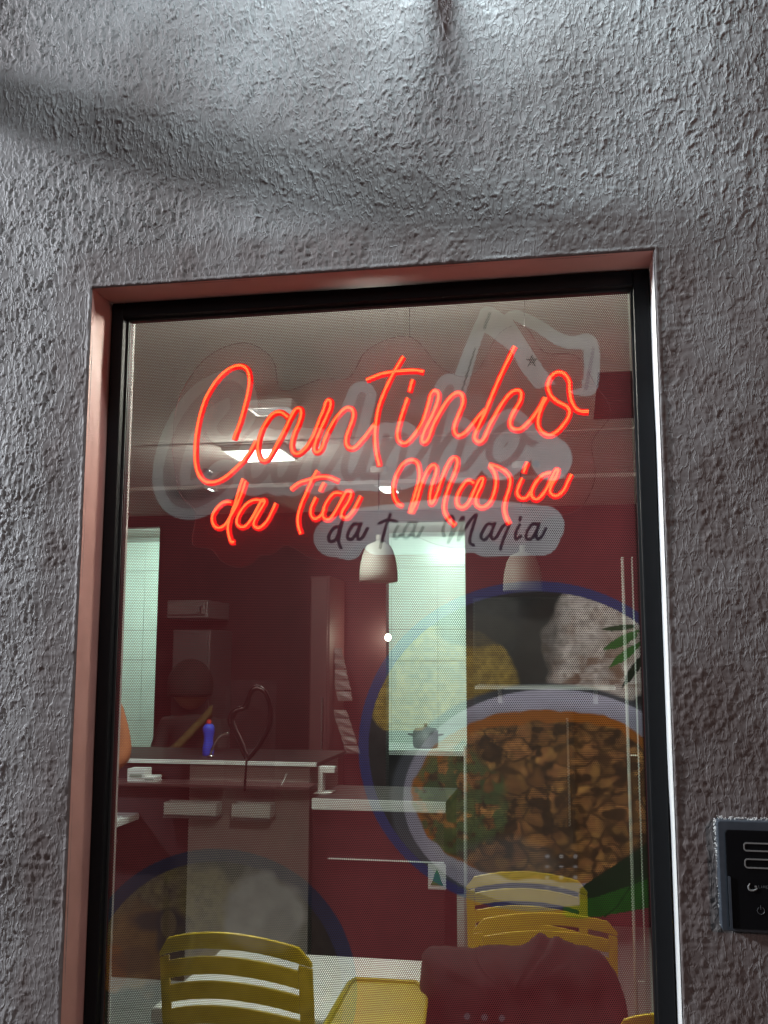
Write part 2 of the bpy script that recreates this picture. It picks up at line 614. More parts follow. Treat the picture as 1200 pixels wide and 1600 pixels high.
# ---------------- the print: worked out as a picture in the film's own plane
RX0, RY0, RW, RH = 120, 400, 960, 1560
PX, PY = np.meshgrid(np.arange(RW) + RX0 + 0.0, np.arange(RH) + RY0 + 0.0)
IMG = np.zeros((RH, RW, 3), np.float32)
IDS = np.zeros((RH, RW), np.int16)
IMG[:] = (0.225, 0.040, 0.045)

def seg_dist(pts, pad=60):
    P = np.array(pts, float)
    x0, y0 = P.min(0) - pad
    x1, y1 = P.max(0) + pad
    i0, i1 = max(0, int(x0 - RX0)), min(RW, int(x1 - RX0))
    j0, j1 = max(0, int(y0 - RY0)), min(RH, int(y1 - RY0))
    X, Y = PX[j0:j1, i0:i1], PY[j0:j1, i0:i1]
    D = np.full(X.shape, 1e9)
    for a, b in zip(P[:-1], P[1:]):
        d = b - a
        L = (d * d).sum() + 1e-9
        t = np.clip(((X - a[0]) * d[0] + (Y - a[1]) * d[1]) / L, 0, 1)
        D = np.minimum(D, (X - a[0] - t * d[0]) ** 2 + (Y - a[1] - t * d[1]) ** 2)
    return np.sqrt(D), (slice(j0, j1), slice(i0, i1))

def blend(sl, a, col, idn=None):
    a = np.clip(a, 0, 1)
    c = np.asarray(col, np.float32)
    IMG[sl] = IMG[sl] * (1 - a[..., None]) + c * a[..., None]
    if idn is not None:
        IDS[sl][a > 0.5] = idn

def stroke(pts, wd, col, idn=None, smooth=True, alpha=1.0):
    P = spline(pts, 5) if smooth else pts
    D, sl = seg_dist(P, wd + 4)
    blend(sl, np.clip(wd / 2 - D + 0.5, 0, 1) * alpha, col, idn)

ALL = (slice(0, RH), slice(0, RW))

def inpoly(poly):
    X, Y = PX, PY
    c = np.zeros(X.shape, bool)
    n = len(poly)
    for i in range(n):
        x1, y1 = poly[i]
        x2, y2 = poly[(i + 1) % n]
        if y1 == y2:
            continue
        m_ = ((Y >= min(y1, y2)) & (Y < max(y1, y2)))
        c ^= m_ & (X < (x2 - x1) * (Y - y1) / (y2 - y1) + x1)
    return c

def fillpoly(pts, col, idn=None, smooth=False, soft=0, mod=None):
    P = spline(list(pts) + [pts[0]], 5)[:-1] if smooth else pts
    m_ = inpoly([tuple(p) for p in P]).astype(np.float32)
    if mod is not None:
        blend(ALL, m_, np.asarray(col, np.float32) * mod[..., None], idn)
    else:
        blend(ALL, m_, col, idn)
    return m_

def ellm(cx, cy, rx, ry, soft=1.2, wob=0.0, seed=0, rotd=0):
    a = math.radians(rotd)
    dx, dy = PX - cx, PY - cy
    u, v = (dx * math.cos(a) + dy * math.sin(a)) / rx, (-dx * math.sin(a) + dy * math.cos(a)) / ry
    r = np.hypot(u, v)
    if wob:
        r = r + wob * fbm(PX / 26, PY / 26, seed, 2)
    return np.clip((1 - r) * min(rx, ry) / soft + 0.5, 0, 1)

def voronoi(X, Y, s, seed):
    """F1, F2-F1 and a random cell value"""
    r = np.random.default_rng(seed)
    T = r.random((64, 64, 3))
    gx, gy = np.floor(X / s).astype(int), np.floor(Y / s).astype(int)
    f1 = np.full(X.shape, 1e9)
    f2 = np.full(X.shape, 1e9)
    cv = np.zeros(X.shape)
    for a in (-1, 0, 1):
        for b in (-1, 0, 1):
            t = T[(gx + a) & 63, (gy + b) & 63]
            d = np.hypot((gx + a + t[..., 0]) * s - X, (gy + b + t[..., 1]) * s - Y)
            nw = d < f1
            f2 = np.where(nw, f1, np.minimum(f2, d))
            cv = np.where(nw, t[..., 2], cv)
            f1 = np.minimum(f1, d)
    return f1 / s, (f2 - f1) / s, cv

NF = fbm(PX / 7, PY / 7, 301, 3)
NM = fbm(PX / 24, PY / 24, 311, 4)
NL = fbm(PX / 70, PY / 70, 321, 3)
# slightly mottled maroon ground
IMG *= (1 + 0.10 * NL[..., None])

# ---- large plate on the right
plate = ellm(836, 1166, 276, 258, 1.5)
blend(ALL, plate, (0.060, 0.055, 0.160), 1)                  # blue rim
inner = ellm(838, 1168, 262, 244, 1.5)
blend(ALL, inner, np.stack([0.030 + .02 * NM, 0.030 + .018 * NM, 0.028 + .018 * NM], -1), 1)
# toasted cassava flour in a dark bowl
IMG_FLOUR = far = ellm(690, 1075, 122, 98, 5, 0.03, 5) * inner
fc = np.stack([0.34 + .18 * NF + .08 * NM, 0.225 + .13 * NF + .05 * NM, 0.045 + .03 * NF], -1)
blend(ALL, far * np.clip((1143 - PY) / 3, 0, 1), np.clip(fc, 0.01, 1), 1)
blend(ALL, ellm(745, 985, 66, 26, 6) * 0.8, (0.05, 0.045, 0.035), 1)
# white rice
rice = ellm(940, 1010, 92, 96, 8, 0.12, 15, 28) * inner
f1, f21, cv = voronoi(PX, PY * 1.2, 9, 8)
rc = np.stack([0.62 + .22 * NF - .25 * np.clip(NM, 0, 1), 0.52 + .20 * NF - .27 * np.clip(NM, 0, 1), 0.44 + .18 * NF - .26 * np.clip(NM, 0, 1)], -1) * (0.75 + 0.35 * cv[..., None])
blend(ALL, rice, np.clip(rc, 0.03, 1), 1)
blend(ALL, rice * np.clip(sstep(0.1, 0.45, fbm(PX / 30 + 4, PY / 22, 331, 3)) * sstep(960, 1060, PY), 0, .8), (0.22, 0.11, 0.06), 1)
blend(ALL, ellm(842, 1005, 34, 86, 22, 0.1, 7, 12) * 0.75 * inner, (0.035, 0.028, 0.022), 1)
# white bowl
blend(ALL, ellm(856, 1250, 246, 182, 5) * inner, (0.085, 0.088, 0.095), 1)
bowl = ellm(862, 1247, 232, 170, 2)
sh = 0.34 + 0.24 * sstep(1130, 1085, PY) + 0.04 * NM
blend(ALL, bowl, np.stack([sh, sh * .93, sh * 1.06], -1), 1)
# stew with browned chunks and parsley
stew = ellm(842, 1243, 196, 133, 3, 0.035, 25)
stew2 = ellm(900, 1246, 150, 134, 3, 0.03, 29)
stewm = np.maximum(stew, stew2)
WX, WY = 15 * fbm(PX / 26, PY / 26, 401, 3), 15 * fbm(PX / 26, PY / 26, 409, 3)
f1, f21, cv = voronoi(PX * .92 + WX, PY * 1.25 + WY, 33, 12)
g1, g21, gv = voronoi(PX * .9 + 40 + WX * .8, PY + 11 + WY * .6, 15, 19)
gap = 0.02 + 0.12 * np.clip(fbm(PX / 22, PY / 22, 415, 2), -.3, 1)
lum = (0.30 + 0.42 * cv) * (0.25 + 0.75 * sstep(0.0, 0.20 + gap * 1.6, f21 - gap * .5)) * (0.72 + 0.4 * gv * sstep(0, .25, g21)) * (1 + .45 * NF) * (.85 + .5 * (0.5 - f1))
dark = sstep(0.0, 0.40, fbm(PX / 19, PY / 19, 341, 3))
lum = np.clip(lum * (1 - 0.90 * dark), 0, 1)
sc = np.stack([0.060 + 0.66 * lum, 0.034 + 0.265 * lum + .07 * lum * gv, 0.018 + 0.085 * lum], -1)
blend(ALL, stewm, (0.40, 0.130, 0.020), 1)
blend(ALL, np.clip(ellm(846, 1252, 188, 124, 5, 0.05, 35) + ellm(900, 1254, 142, 126, 5, 0.05, 35), 0, 1), np.clip(sc, 0.006, 1), 1)
gm = np.clip(ellm(712, 1255, 76, 88, 14, 0.25, 45, 20), 0, 1) * sstep(-0.35, 0.05, fbm(PX / 15, PY / 15, 351, 3)) * stewm
gl = 0.35 + 0.65 * gv * sstep(0.0, 0.2, g21)
blend(ALL, gm * .9, np.stack([0.06 + .08 * gl, 0.080 + .10 * gl, 0.035 + .03 * gl], -1), 1)
blend(ALL, ellm(790, 1345, 75, 36, 12, .2, 49) * 0.35, (0.16, 0.16, 0.15), 1)
blend(ALL, ellm(770, 1352, 95, 24, 6, .1, 51, 16) * bowl * (1 - stewm), (0.40, 0.38, 0.40), 1)
# broad banana-like leaf, lower right
lf = fillpoly([(880, 1404), (930, 1372), (985, 1335), (1040, 1296), (1090, 1260), (1090, 1420), (1030, 1416), (960, 1428), (905, 1436), (880, 1430)], (0.020, 0.035, 0.015), 2)
lf2 = fillpoly([(878, 1412), (930, 1402), (985, 1384), (1090, 1340), (1090, 1408), (1000, 1420), (940, 1432), (885, 1434)], (0.030, 0.105, 0.016), 2, mod=(1 + .25 * NM))
stroke([(945, 1432), (965, 1415), (985, 1385), (1000, 1370)], 3, (0.015, 0.05, 0.01), 2)
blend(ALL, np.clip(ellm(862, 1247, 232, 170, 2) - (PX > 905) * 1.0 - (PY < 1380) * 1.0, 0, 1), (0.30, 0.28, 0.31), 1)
# slender palm leaf, right edge
for (a, b, wd, c) in (((937, 984), (992, 979), 9, (.05, .075, .03)), ((940, 1016), (996, 992), 15, (.06, .15, .03)), ((950, 1044), (1002, 1004), 14, (.06, .17, .03)), ((971, 1076), (1008, 1020), 13, (.012, .025, .01)), ((960, 1000), (1000, 985), 6, (.08, .19, .04))):
    a, b = np.array(a, float), np.array(b, float)
    d = (b - a) / np.linalg.norm(b - a)
    nn = np.array([-d[1], d[0]])
    mid = a * .4 + b * .6
    fillpoly([a, a * .7 + b * .3 + nn * wd * .4, mid + nn * wd / 2, b + nn * 2, b - nn * 2, mid - nn * wd / 2, a * .7 + b * .3 - nn * wd * .4], c, 2)
# rows of small white marks printed over the stew
for j, y in enumerate((1338, 1354, 1371, 1387)):
    for i, x in enumerate((855, 877, 899)):
        if j == 3 and i == 2:
            continue
        blend(ALL, ellm(x, y, 3.4, 3.0 if j % 2 == 0 else 2.0, 1.4) * 0.55, (0.62, 0.60, 0.60), 1)
for i, x in enumerate((730, 757, 784)):
    blend(ALL, ellm(x, 1588 + i * 1.5, 5, 5, 1.4) * 0.6, (0.36, 0.24, 0.27), 3)

# ---- second plate, lower left
P2 = ellm(338, 1548, 220, 222, 1.6)
blend(ALL, P2, (0.032, 0.040, 0.090), 4)
in2 = ellm(336, 1560, 200, 214, 2)
blend(ALL, in2, np.stack([.035 + .02 * NM, .035 + .02 * NM, .028 + .015 * NM], -1), 4)
greens = ellm(290, 1440, 140, 84, 16, .15, 71) * in2
blend(ALL, greens, np.clip(np.stack([.20 + .09 * NF + .07 * NM, .175 + .08 * NF + .07 * NM, .085 + .04 * NF], -1), .01, 1), 4)
br_ = ellm(225, 1480, 62, 66, 16, .25, 75) * in2
blend(ALL, br_, np.clip(np.stack([.27 + .12 * NM, .165 + .09 * NM, .05 + .03 * NM], -1), .01, 1), 4)
blend(ALL, ellm(246, 1440, 42, 16, 9, .2, 78) * .8, (.04, .042, .045), 4)
blend(ALL, ellm(268, 1466, 26, 44, 8, .2, 79) * .8, (.045, .048, .055), 4)
blend(ALL, ellm(263, 1443, 13, 22, 3, .1, 80) * .7, (.24, .20, .09), 4)
rb = ellm(412, 1425, 66, 58, 16, .22, 81)
blend(ALL, rb, np.clip(np.stack([.30 + .1 * NM, .31 + .1 * NM, .29 + .1 * NM], -1), .02, 1), 4)
blend(ALL, ellm(438, 1452, 26, 44, 12, .2, 83) * .5, (.08, .09, .10), 4)
blend(ALL, ellm(176, 1512, 22, 36, 4, .15, 85), np.clip(np.stack([.34 + .08 * NM, .15 + .05 * NM, .03 + .0 * NM], -1), .01, 1), 4)
blend(ALL, ellm(210, 1500, 30, 22, 8, .2, 86) * .7, (.17, .10, .04), 4)
blend(ALL, ellm(380, 1568, 120, 80, 14, .2, 87) * .8, np.clip(np.stack([.30 + .12 * NM, .22 + .1 * NM, .05 + .03 * NM], -1), .02, 1), 4)

# ---- logo: big script word with a thick white contour
WHT = (0.46, 0.43, 0.43)
GRY = (0.31, 0.19, 0.20)
L_C = [(352, 668), (372, 640), (366, 610), (345, 612), (315, 632), (288, 672), (272, 716), (268, 752), (278, 776), (300, 782), (330, 768), (352, 748)]
L_a = [(428, 700), (412, 690), (396, 706), (386, 732), (392, 752), (408, 748), (424, 724), (436, 694), (428, 730), (432, 752), (446, 748)]
L_n = [(446, 748), (462, 718), (472, 690), (462, 726), (456, 754), (468, 722), (488, 692), (500, 696), (492, 730), (492, 750), (506, 746)]
L_t = [(506, 746), (534, 700), (552, 650), (566, 618), (550, 680), (538, 728), (544, 748), (556, 742)]
L_i = [(556, 742), (574, 700), (580, 686), (572, 716), (566, 744), (580, 742)]
L_n2 = [(580, 742), (596, 708), (604, 682), (596, 716), (588, 746), (602, 712), (622, 682), (634, 686), (628, 716), (624, 742), (640, 738)]
L_h = [(640, 738), (676, 680), (696, 620), (704, 608), (690, 660), (672, 736), (690, 700), (712, 674), (724, 680), (716, 710), (712, 732), (728, 730)]
L_o = [(728, 730), (752, 700), (780, 672), (800, 660), (772, 680), (764, 710), (780, 728), (806, 712), (818, 684), (806, 664), (826, 690), (858, 700)]
logo = [L_C, L_a, L_n, L_t, L_i, L_n2, L_h, L_o]
for L in logo:
    stroke(L, 60 if L is L_C else 44, WHT, 5)
# flag, drawn with the same contour
flag_out = [(765, 492), (790, 506), (805, 497), (840, 512), (868, 530), (895, 538), (922, 538), (922, 602), (900, 604)]
stroke(flag_out, 25, WHT, 6)
stroke([(762, 492), (738, 548), (706, 636)], 26, WHT, 6)
stroke([(762, 500), (775, 540), (740, 600)], 10, WHT, 6)
RED = (0.26, 0.044, 0.05)
fillpoly([(801, 500), (836, 517), (866, 538), (890, 546), (910, 546), (910, 606), (885, 612), (868, 598), (845, 568), (828, 536)], RED, 6)
fillpoly([(757, 520), (785, 534), (800, 548), (820, 582), (845, 608), (820, 625), (728, 625), (735, 590), (748, 545)], RED, 6)
fillpoly([(785, 500), (805, 505), (830, 545), (850, 575), (868, 600), (838, 608), (815, 580), (800, 550), (762, 522), (760, 500)], WHT, 6)
stroke([(765, 490), (757, 512)], 5, (0.03, 0.03, 0.03), 6, smooth=False)
stroke([(742, 545), (722, 610)], 3, (0.07, 0.04, 0.05), 6, smooth=False)
star = []
for k in range(10):
    a = -math.pi / 2 + k * math.pi / 5
    r_ = 11 if k % 2 == 0 else 4.6
    star.append((831 + r_ * math.cos(a), 564 + r_ * math.sin(a)))
fillpoly(star, (0.035, 0.025, 0.045), 6)
fillpoly([(926, 540), (930, 545), (918, 610), (912, 610)], (0.30, 0.22, 0.26), 6)
for L in logo:
    stroke(L, 26 if L is L_C else 11, GRY, 5)
# drawn light and shade inside the capital
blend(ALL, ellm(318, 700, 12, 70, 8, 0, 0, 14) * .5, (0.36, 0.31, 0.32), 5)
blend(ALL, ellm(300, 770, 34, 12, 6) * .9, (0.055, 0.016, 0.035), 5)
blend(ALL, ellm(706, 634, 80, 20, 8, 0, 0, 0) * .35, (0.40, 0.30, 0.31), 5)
# white cloud behind the second line
for (a, b, wd) in (((520, 840), (560, 828), 60), ((560, 822), (700, 806), 56), ((700, 806), (850, 822), 64), ((520, 846), (545, 852), 46), ((590, 842), (760, 838), 50), ((760, 840), (845, 838), 60)):
    stroke([a, b], wd, WHT, 5, smooth=False)
blend(ALL, ellm(862, 717, 32, 34, 2), WHT, 5)
INK = (0.030, 0.012, 0.034)

def word(strokes, ox, oy, wd):
    for s_ in strokes:
        stroke([(ox + x, oy + y) for x, y in s_], wd, INK, 5)

A_ = lambda x: [(x + 20, -2), (x + 10, -3), (x + 2, 8), (x, 18), (x + 6, 21), (x + 14, 12), (x + 21, -4), (x + 16, 10), (x + 17, 20), (x + 24, 17), (x + 31, 4)]
word([[(12, 2), (4, 2), (-4, 12), (-5, 22), (1, 24), (9, 14), (20, -22), (13, 4), (10, 24), (14, 34)], A_(24)], 519, 822, 5.5)
word([[(-4, -2), (10, -8), (24, -5)], [(14, -16), (6, 6), (0, 28), (-2, 36)], [(26, 2), (20, 14), (22, 22), (30, 16)], A_(34)], 596, 820, 5)
word([[(-6, 16), (-8, 4), (0, -12), (8, -14), (8, 2), (0, 26), (14, 0), (24, -14), (20, 6), (16, 22), (30, -2), (44, -18), (38, 4), (34, 24), (40, 30)], A_(52), [(84, 2), (92, -4), (96, -2), (90, 12), (84, 28), (82, 36)], [(112, -2), (106, 10), (106, 20), (114, 16)], [(113, -14), (112, -9)], A_(122)], 700, 822, 5)

# soft margin of the printed sheet
film_ids = ['printed_ground', 'printed_plate', 'printed_leaf', 'printed_dots', 'printed_plate', 'printed_lettering', 'printed_flag']

def film_mat():
    M = bpy.data.materials.new('perforated_printed_vinyl')
    M.use_nodes = True
    n = M.node_tree
    b = n.nodes['Principled BSDF']
    b.inputs['Roughness'].default_value = 0.38
    b.inputs['Specular IOR Level'].default_value = 0.30
    at_ = n.nodes.new('ShaderNodeAttribute')
    at_.attribute_name = 'print'
    ge = n.nodes.new('ShaderNodeNewGeometry')
    tc = n.nodes.new('ShaderNodeTexCoord')
    nz = n.nodes.new('ShaderNodeTexNoise')
    nz.inputs['Scale'].default_value = 55
    nz.inputs['Detail'].default_value = 8
    n.links.new(tc.outputs['Object'], nz.inputs['Vector'])
    mr = n.nodes.new('ShaderNodeMapRange')
    mr.inputs['To Min'].default_value = 0.86
    mr.inputs['To Max'].default_value = 1.14
    n.links.new(nz.outputs[0], mr.inputs['Value'])
    mu = n.nodes.new('ShaderNodeMix')
    mu.data_type = 'RGBA'
    mu.blend_type = 'MULTIPLY'
    mu.inputs[0].default_value = 1
    n.links.new(at_.outputs['Color'], mu.inputs[6])
    n.links.new(mr.outputs[0], mu.inputs[7])
    mx = n.nodes.new('ShaderNodeMix')
    mx.data_type = 'RGBA'
    n.links.new(ge.outputs['Backfacing'], mx.inputs[0])
    n.links.new(mu.outputs[2], mx.inputs[6])
    mx.inputs[7].default_value = (0.008, 0.008, 0.008, 1)
    n.links.new(mx.outputs[2], b.inputs['Base Color'])
    return M

FILM = film_mat()
PITCHH = 0.00278
OPEN = 0.70           # hole size over cell size

def build_film():
    p = PITCHH
    R = p / math.sqrt(3)
    mar = 0.0045
    ax0, ax1, az0, az1 = FX0 + mar, FX1 - mar, FZ0 + mar, FZ1 - mar
    nx = int((ax1 - ax0 - p / 2) / p)
    nz = int((az1 - az0) / (p * 0.8660254))
    I, J = np.meshgrid(np.arange(nx), np.arange(nz))
    cx = ax0 + p * (I + 0.5 + 0.5 * (J % 2))
    cz = az1 - p * 0.8660254 * (J + 0.6)
    cx, cz = cx.ravel(), cz.ravel()
    ang = np.radians(90 + 60 * np.arange(6))
    out = np.stack([np.cos(ang), np.sin(ang)], -1) * R * 1.0005
    ho = out * OPEN
    ring = np.concatenate([out, ho])           # 12 x 2
    n = len(cx)
    V = np.zeros((n, 12, 3), np.float32)
    V[..., 0] = cx[:, None] + ring[None, :, 0]
    V[..., 2] = cz[:, None] + ring[None, :, 1]
    V[..., 1] = GY
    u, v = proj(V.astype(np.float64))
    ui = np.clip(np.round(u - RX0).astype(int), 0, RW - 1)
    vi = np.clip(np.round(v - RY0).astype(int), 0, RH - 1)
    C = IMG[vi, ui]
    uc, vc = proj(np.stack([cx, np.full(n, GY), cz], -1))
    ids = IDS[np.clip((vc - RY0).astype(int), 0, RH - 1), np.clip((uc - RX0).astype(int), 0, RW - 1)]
    film = wobj(MB().box((FX0, GY, FZ0), (ax0, GY + 0.0002, FZ1)).box((ax1, GY, FZ0), (FX1, GY + 0.0002, FZ1)).box((ax0, GY, az1), (ax1, GY + 0.0002, FZ1)).box((ax0, GY, FZ0), (ax1, GY + 0.0002, az0)),
                'perforated_film', mat('film_margin', (0.07, 0.010, 0.014), 0.4))
    labels = {1: 'large printed plate of stew, rice and flour with a blue rim', 4: 'dark printed plate at the lower left', 5: 'printed script lettering with a wide pale contour', 6: 'printed flag with a white band and a star', 2: 'printed green leaves'}
    for k, nm in enumerate(film_ids):
        sel = np.nonzero(ids == k)[0]
        if not len(sel):
            continue
        co = V[sel].reshape(-1, 3)
        base = (np.arange(len(sel)) * 12)[:, None, None]
        q = np.array([[a, (a + 1) % 6, 6 + (a + 1) % 6, 6 + a] for a in range(6)])[None]
        quads = (base + q[:, :, ::1]).reshape(-1, 4)
        me = fast_mesh(nm, co, quads)
        ca = me.color_attributes.new('print', 'FLOAT_COLOR', 'POINT')
        c4 = np.ones((len(co), 4), np.float32)
        c4[:, :3] = C[sel].reshape(-1, 3)
        ca.data.foreach_set('color', c4.ravel())
        # normals must face the street (-y)
        if me.polygons[0].normal.y > 0:
            me.flip_normals()
        o = link(nm, me, film, FILM)
        if k in labels:
            o['label'] = labels[k]
    return film

film = build_film()

# ================================================================== NEON SIGN
NY = 0.108
core_m = emission('orange_led_light', (1.0, 0.12, 0.028), 4.4)
sleeve_m = emission('red_silicone_glow', (1.0, 0.006, 0.006), 2.2)
S1 = [
    # capital
    [(365, 687), (375, 660), (382, 636), (388, 611), (390, 593), (387, 579), (379, 572), (369, 572), (357, 577), (344, 588), (333, 602), (322, 621), (314, 644), (309, 666), (306, 687), (305, 707), (306, 726), (311, 742), (319, 751), (328, 754), (340, 752), (353, 745), (367, 733), (380, 720), (391, 705), (400, 689)],
    # a
    [(450, 652), (441, 645), (433, 644), (424, 649), (416, 660), (408, 675), (404, 690), (403, 704), (406, 715), (412, 720), (420, 716), (428, 704), (436, 689), (447, 668), (457, 647), (463, 639), (469, 639), (471, 647), (467, 661), (461, 675), (457, 688), (456, 699), (459, 707), (466, 709), (476, 702), (486, 688), (494, 670), (500, 654), (506, 640), (509, 629)],
    # n
    [(509, 629), (513, 625), (517, 629), (515, 640), (508, 656), (500, 674), (494, 689), (491, 700), (493, 706), (498, 706), (503, 700), (508, 686), (516, 668), (526, 652), (536, 641), (544, 637), (551, 641), (552, 652), (547, 667), (542, 681), (541, 693), (546, 700), (555, 699), (564, 690), (574, 678), (585, 663)],
    # t
    [(630, 557), (620, 574), (610, 592), (600, 614), (592, 636), (588, 658), (586, 680), (587, 700), (590, 716), (593, 728)],
    [(572, 594), (584, 589), (598, 584), (616, 581), (636, 579), (650, 579), (662, 581)],
    # i
    [(645, 593), (642, 603), (640, 612)],
    [(637, 622), (630, 642), (624, 662), (621, 678), (623, 688), (630, 693), (638, 690), (648, 679), (659, 662), (666, 643), (670, 628), (673, 616)],
    # n
    [(673, 616), (678, 611), (684, 613), (685, 622), (681, 636), (673, 654), (665, 670), (660, 683), (660, 690), (665, 691), (670, 684), (677, 665), (687, 645), (700, 625), (711, 615), (720, 615), (724, 627), (718, 645), (711, 662), (710, 674), (716, 681), (726, 677), (737, 665), (747, 652), (758, 640)],
    # h
    [(804, 541), (795, 560), (782, 587), (770, 615), (760, 640), (750, 662), (743, 677), (742, 686), (749, 691), (756, 686), (762, 672), (772, 652), (785, 630), (797, 615), (807, 610), (814, 613), (813, 626), (805, 640), (799, 652), (797, 663), (802, 670), (812, 671), (822, 664), (835, 649), (845, 633), (851, 621)],
    # o
    [(854, 622), (846, 637), (841, 655), (842, 668), (850, 677), (860, 680), (873, 672), (885, 657), (890, 644), (885, 635), (870, 627), (860, 617), (856, 603), (860, 590), (870, 582), (881, 584), (889, 595), (890, 611), (893, 627), (900, 639), (909, 643), (920, 643)],
]
S2 = [
    [(362, 785), (350, 785), (339, 794), (332, 807), (334, 820), (342, 825), (352, 820), (361, 806), (370, 790), (378, 771), (384, 752)],
    [(380, 748), (375, 762), (369, 782), (362, 802), (357, 820), (357, 832), (361, 846), (366, 847)],
    [(412, 784), (400, 781), (386, 787), (375, 801), (370, 815), (375, 823), (384, 822), (393, 811), (402, 795), (410, 781), (414, 785), (407, 797), (399, 811), (397, 821), (405, 825), (416, 816), (425, 800), (431, 786)],
    [(454, 765), (467, 755), (482, 750), (500, 745), (515, 746), (529, 752)],
    [(496, 735), (487, 751), (480, 767), (471, 788), (466, 806), (466, 820), (470, 834)],
    [(507, 754), (503, 761), (500, 768)],
    [(494, 777), (487, 792), (486, 804), (492, 811), (501, 806), (508, 795)],
    [(535, 771), (522, 771), (511, 784), (505, 799), (506, 809), (515, 811), (525, 798), (534, 781), (542, 768), (549, 771), (544, 785), (536, 797), (534, 806), (542, 809), (551, 800), (559, 785), (564, 775)],
    [(629, 791), (620, 785), (615, 773), (615, 757), (620, 741), (629, 726), (641, 719), (651, 722), (655, 733), (655, 749), (650, 767), (645, 784), (640, 802)],
    [(643, 802), (651, 783), (657, 762), (665, 741), (674, 728), (681, 729), (681, 741), (675, 759), (672, 775), (673, 787), (678, 783), (685, 765), (693, 741), (703, 720), (711, 715), (715, 722), (711, 738), (703, 757), (696, 778), (694, 796), (700, 810), (711, 821)],
    [(741, 755), (731, 751), (721, 762), (714, 777), (715, 789), (723, 793), (732, 786), (741, 767), (749, 750), (755, 748), (752, 760), (745, 775), (744, 787), (753, 793), (765, 786), (773, 767), (775, 749), (771, 735), (764, 727)],
    [(764, 726), (776, 729), (789, 736), (797, 747), (796, 762), (790, 781), (788, 797), (792, 811), (796, 819)],
    [(824, 722), (821, 730), (818, 739)],
    [(816, 747), (811, 759), (808, 770), (813, 778), (822, 778), (830, 768)],
    [(861, 739), (849, 742), (838, 753), (831, 767), (832, 777), (840, 780), (850, 770), (859, 754), (867, 736), (872, 735), (868, 747), (861, 760), (860, 770), (869, 775), (880, 767), (888, 751), (893, 741)],
]
ns = thing('neon_sign', 'glowing orange red neon script sign reading Cantinho da tia Maria behind the film', 'neon sign', at(610, 700, NY))
nl = ns.location

def nobj(mbuilder, name, M, parent=ns, **k):
    o = mbuilder.obj(name, M, parent, **k)
    if parent is ns:
        o.location = -nl
    return o

for L, big in [(s, 1) for s in S1] + [(s, 0) for s in S2]:
    sp = spline(L, 5)
    P = [at(x, y, NY) for x, y in sp]
    P2_ = [p + np.array([0, 0.004, 0]) for p in P]
    rc_ = 0.0020 if big else 0.0018
    tube = nobj(MB().tube(P2_, rc_ + 0.0030, 8), 'neon_tube', sleeve_m, smooth=True)
    MB().tube([p - np.array([0, 0.0016, 0]) for p in P], rc_, 6).obj('led_core', core_m, tube, smooth=True)

# clear acrylic backing, cut in scallops; neon's halo put into its red haze colour
outline = [(268, 700), (278, 625), (320, 560), (380, 535), (425, 560), (440, 610), (500, 592), (545, 590), (575, 545), (640, 525), (690, 575), (740, 585), (780, 520), (820, 510), (850, 550), (900, 555), (930, 600), (955, 645), (925, 690), (930, 745), (905, 795), (850, 812), (825, 845), (780, 852), (745, 828), (725, 855), (680, 850), (640, 835), (600, 842), (560, 848), (545, 862), (520, 874), (486, 872), (462, 858), (444, 852), (425, 866), (405, 868), (392, 882), (368, 886), (345, 876), (330, 858), (300, 850), (305, 800), (280, 770)]
op = spline(outline + [outline[0]], 4)[:-1]
AY = NY + 0.0135
poly = [(at(x, y, AY)[0], at(x, y, AY)[2]) for x, y in op]
nobj(MB().prism(poly, AY, AY + 0.004), 'acrylic_backing', clear('red_haze_acrylic', (0.985, 0.98, 0.98), haze=0.065, hazecol=(.95, .06, .05)))
EDGE = mat('frosted_acrylic_edge', (0.10, 0.08, 0.08), 0.5)
nobj(MB().tube([(x, AY + .002, z) for x, z in poly + [poly[0]]], 0.0004, 5, cap=False), 'acrylic_edge', EDGE)
MET = mat('brushed_steel', (0.55, 0.55, 0.56), 0.3, 1.0, var=0.1, scale=200)
for (x, y) in ((323, 738), (838, 726)):
    c = at(x, y, AY)
    k = 10
    nobj(MB().tube([c + np.array([0, -0.006, 0]), c + np.array([0, 0.012, 0])], 0.0052, 14), 'standoff_screw', MET, smooth=False)
for (x, y) in ((640, 528), (820, 512)):
    c = at(x, y, AY)
    nobj(MB().tube([c, c + np.array([0.0, 0.006, 0.16])], 0.0006, 5), 'hanging_wire', MET)

# ================================================================== unlit heart balloon sign
hb = thing('balloon_sign', 'unlit heart shaped balloon sign with string on small clear acrylic sheet', 'unlit sign', at(390, 1160, NY))
hl = hb.location
heart = [(383, 1186), (374, 1166), (362, 1142), (357, 1126), (361, 1112), (370, 1106), (379, 1103), (385, 1094), (390, 1080), (398, 1072), (409, 1074), (418, 1084), (424, 1102), (425, 1122), (420, 1142), (408, 1164), (394, 1182), (385, 1190)]
hp = spline(heart, 5)
TU = mat('dull_dark_tube', (0.030, 0.010, 0.012), 0.5)
TU2 = mat('milky_unlit_tube', (0.10, 0.065, 0.065), 0.7)
for M_, r_, dy, nm, off in ((TU, 0.0014, 0.0, 'outline_tube', 0), (TU2, 0.0032, 0.005, 'unlit_tube', 5)):
    cxm, cym = 392, 1128
    P = []
    for x, y in hp:
        d = np.array([cxm - x, cym - y])
        d = d / (np.linalg.norm(d) + 1e-6)
        P.append(at(x + d[0] * off, y + d[1] * off, NY) + np.array([0, dy, 0]))
    o = MB().tube(P, r_, 8).obj(nm, M_, hb, smooth=True)
    o.location = -hl
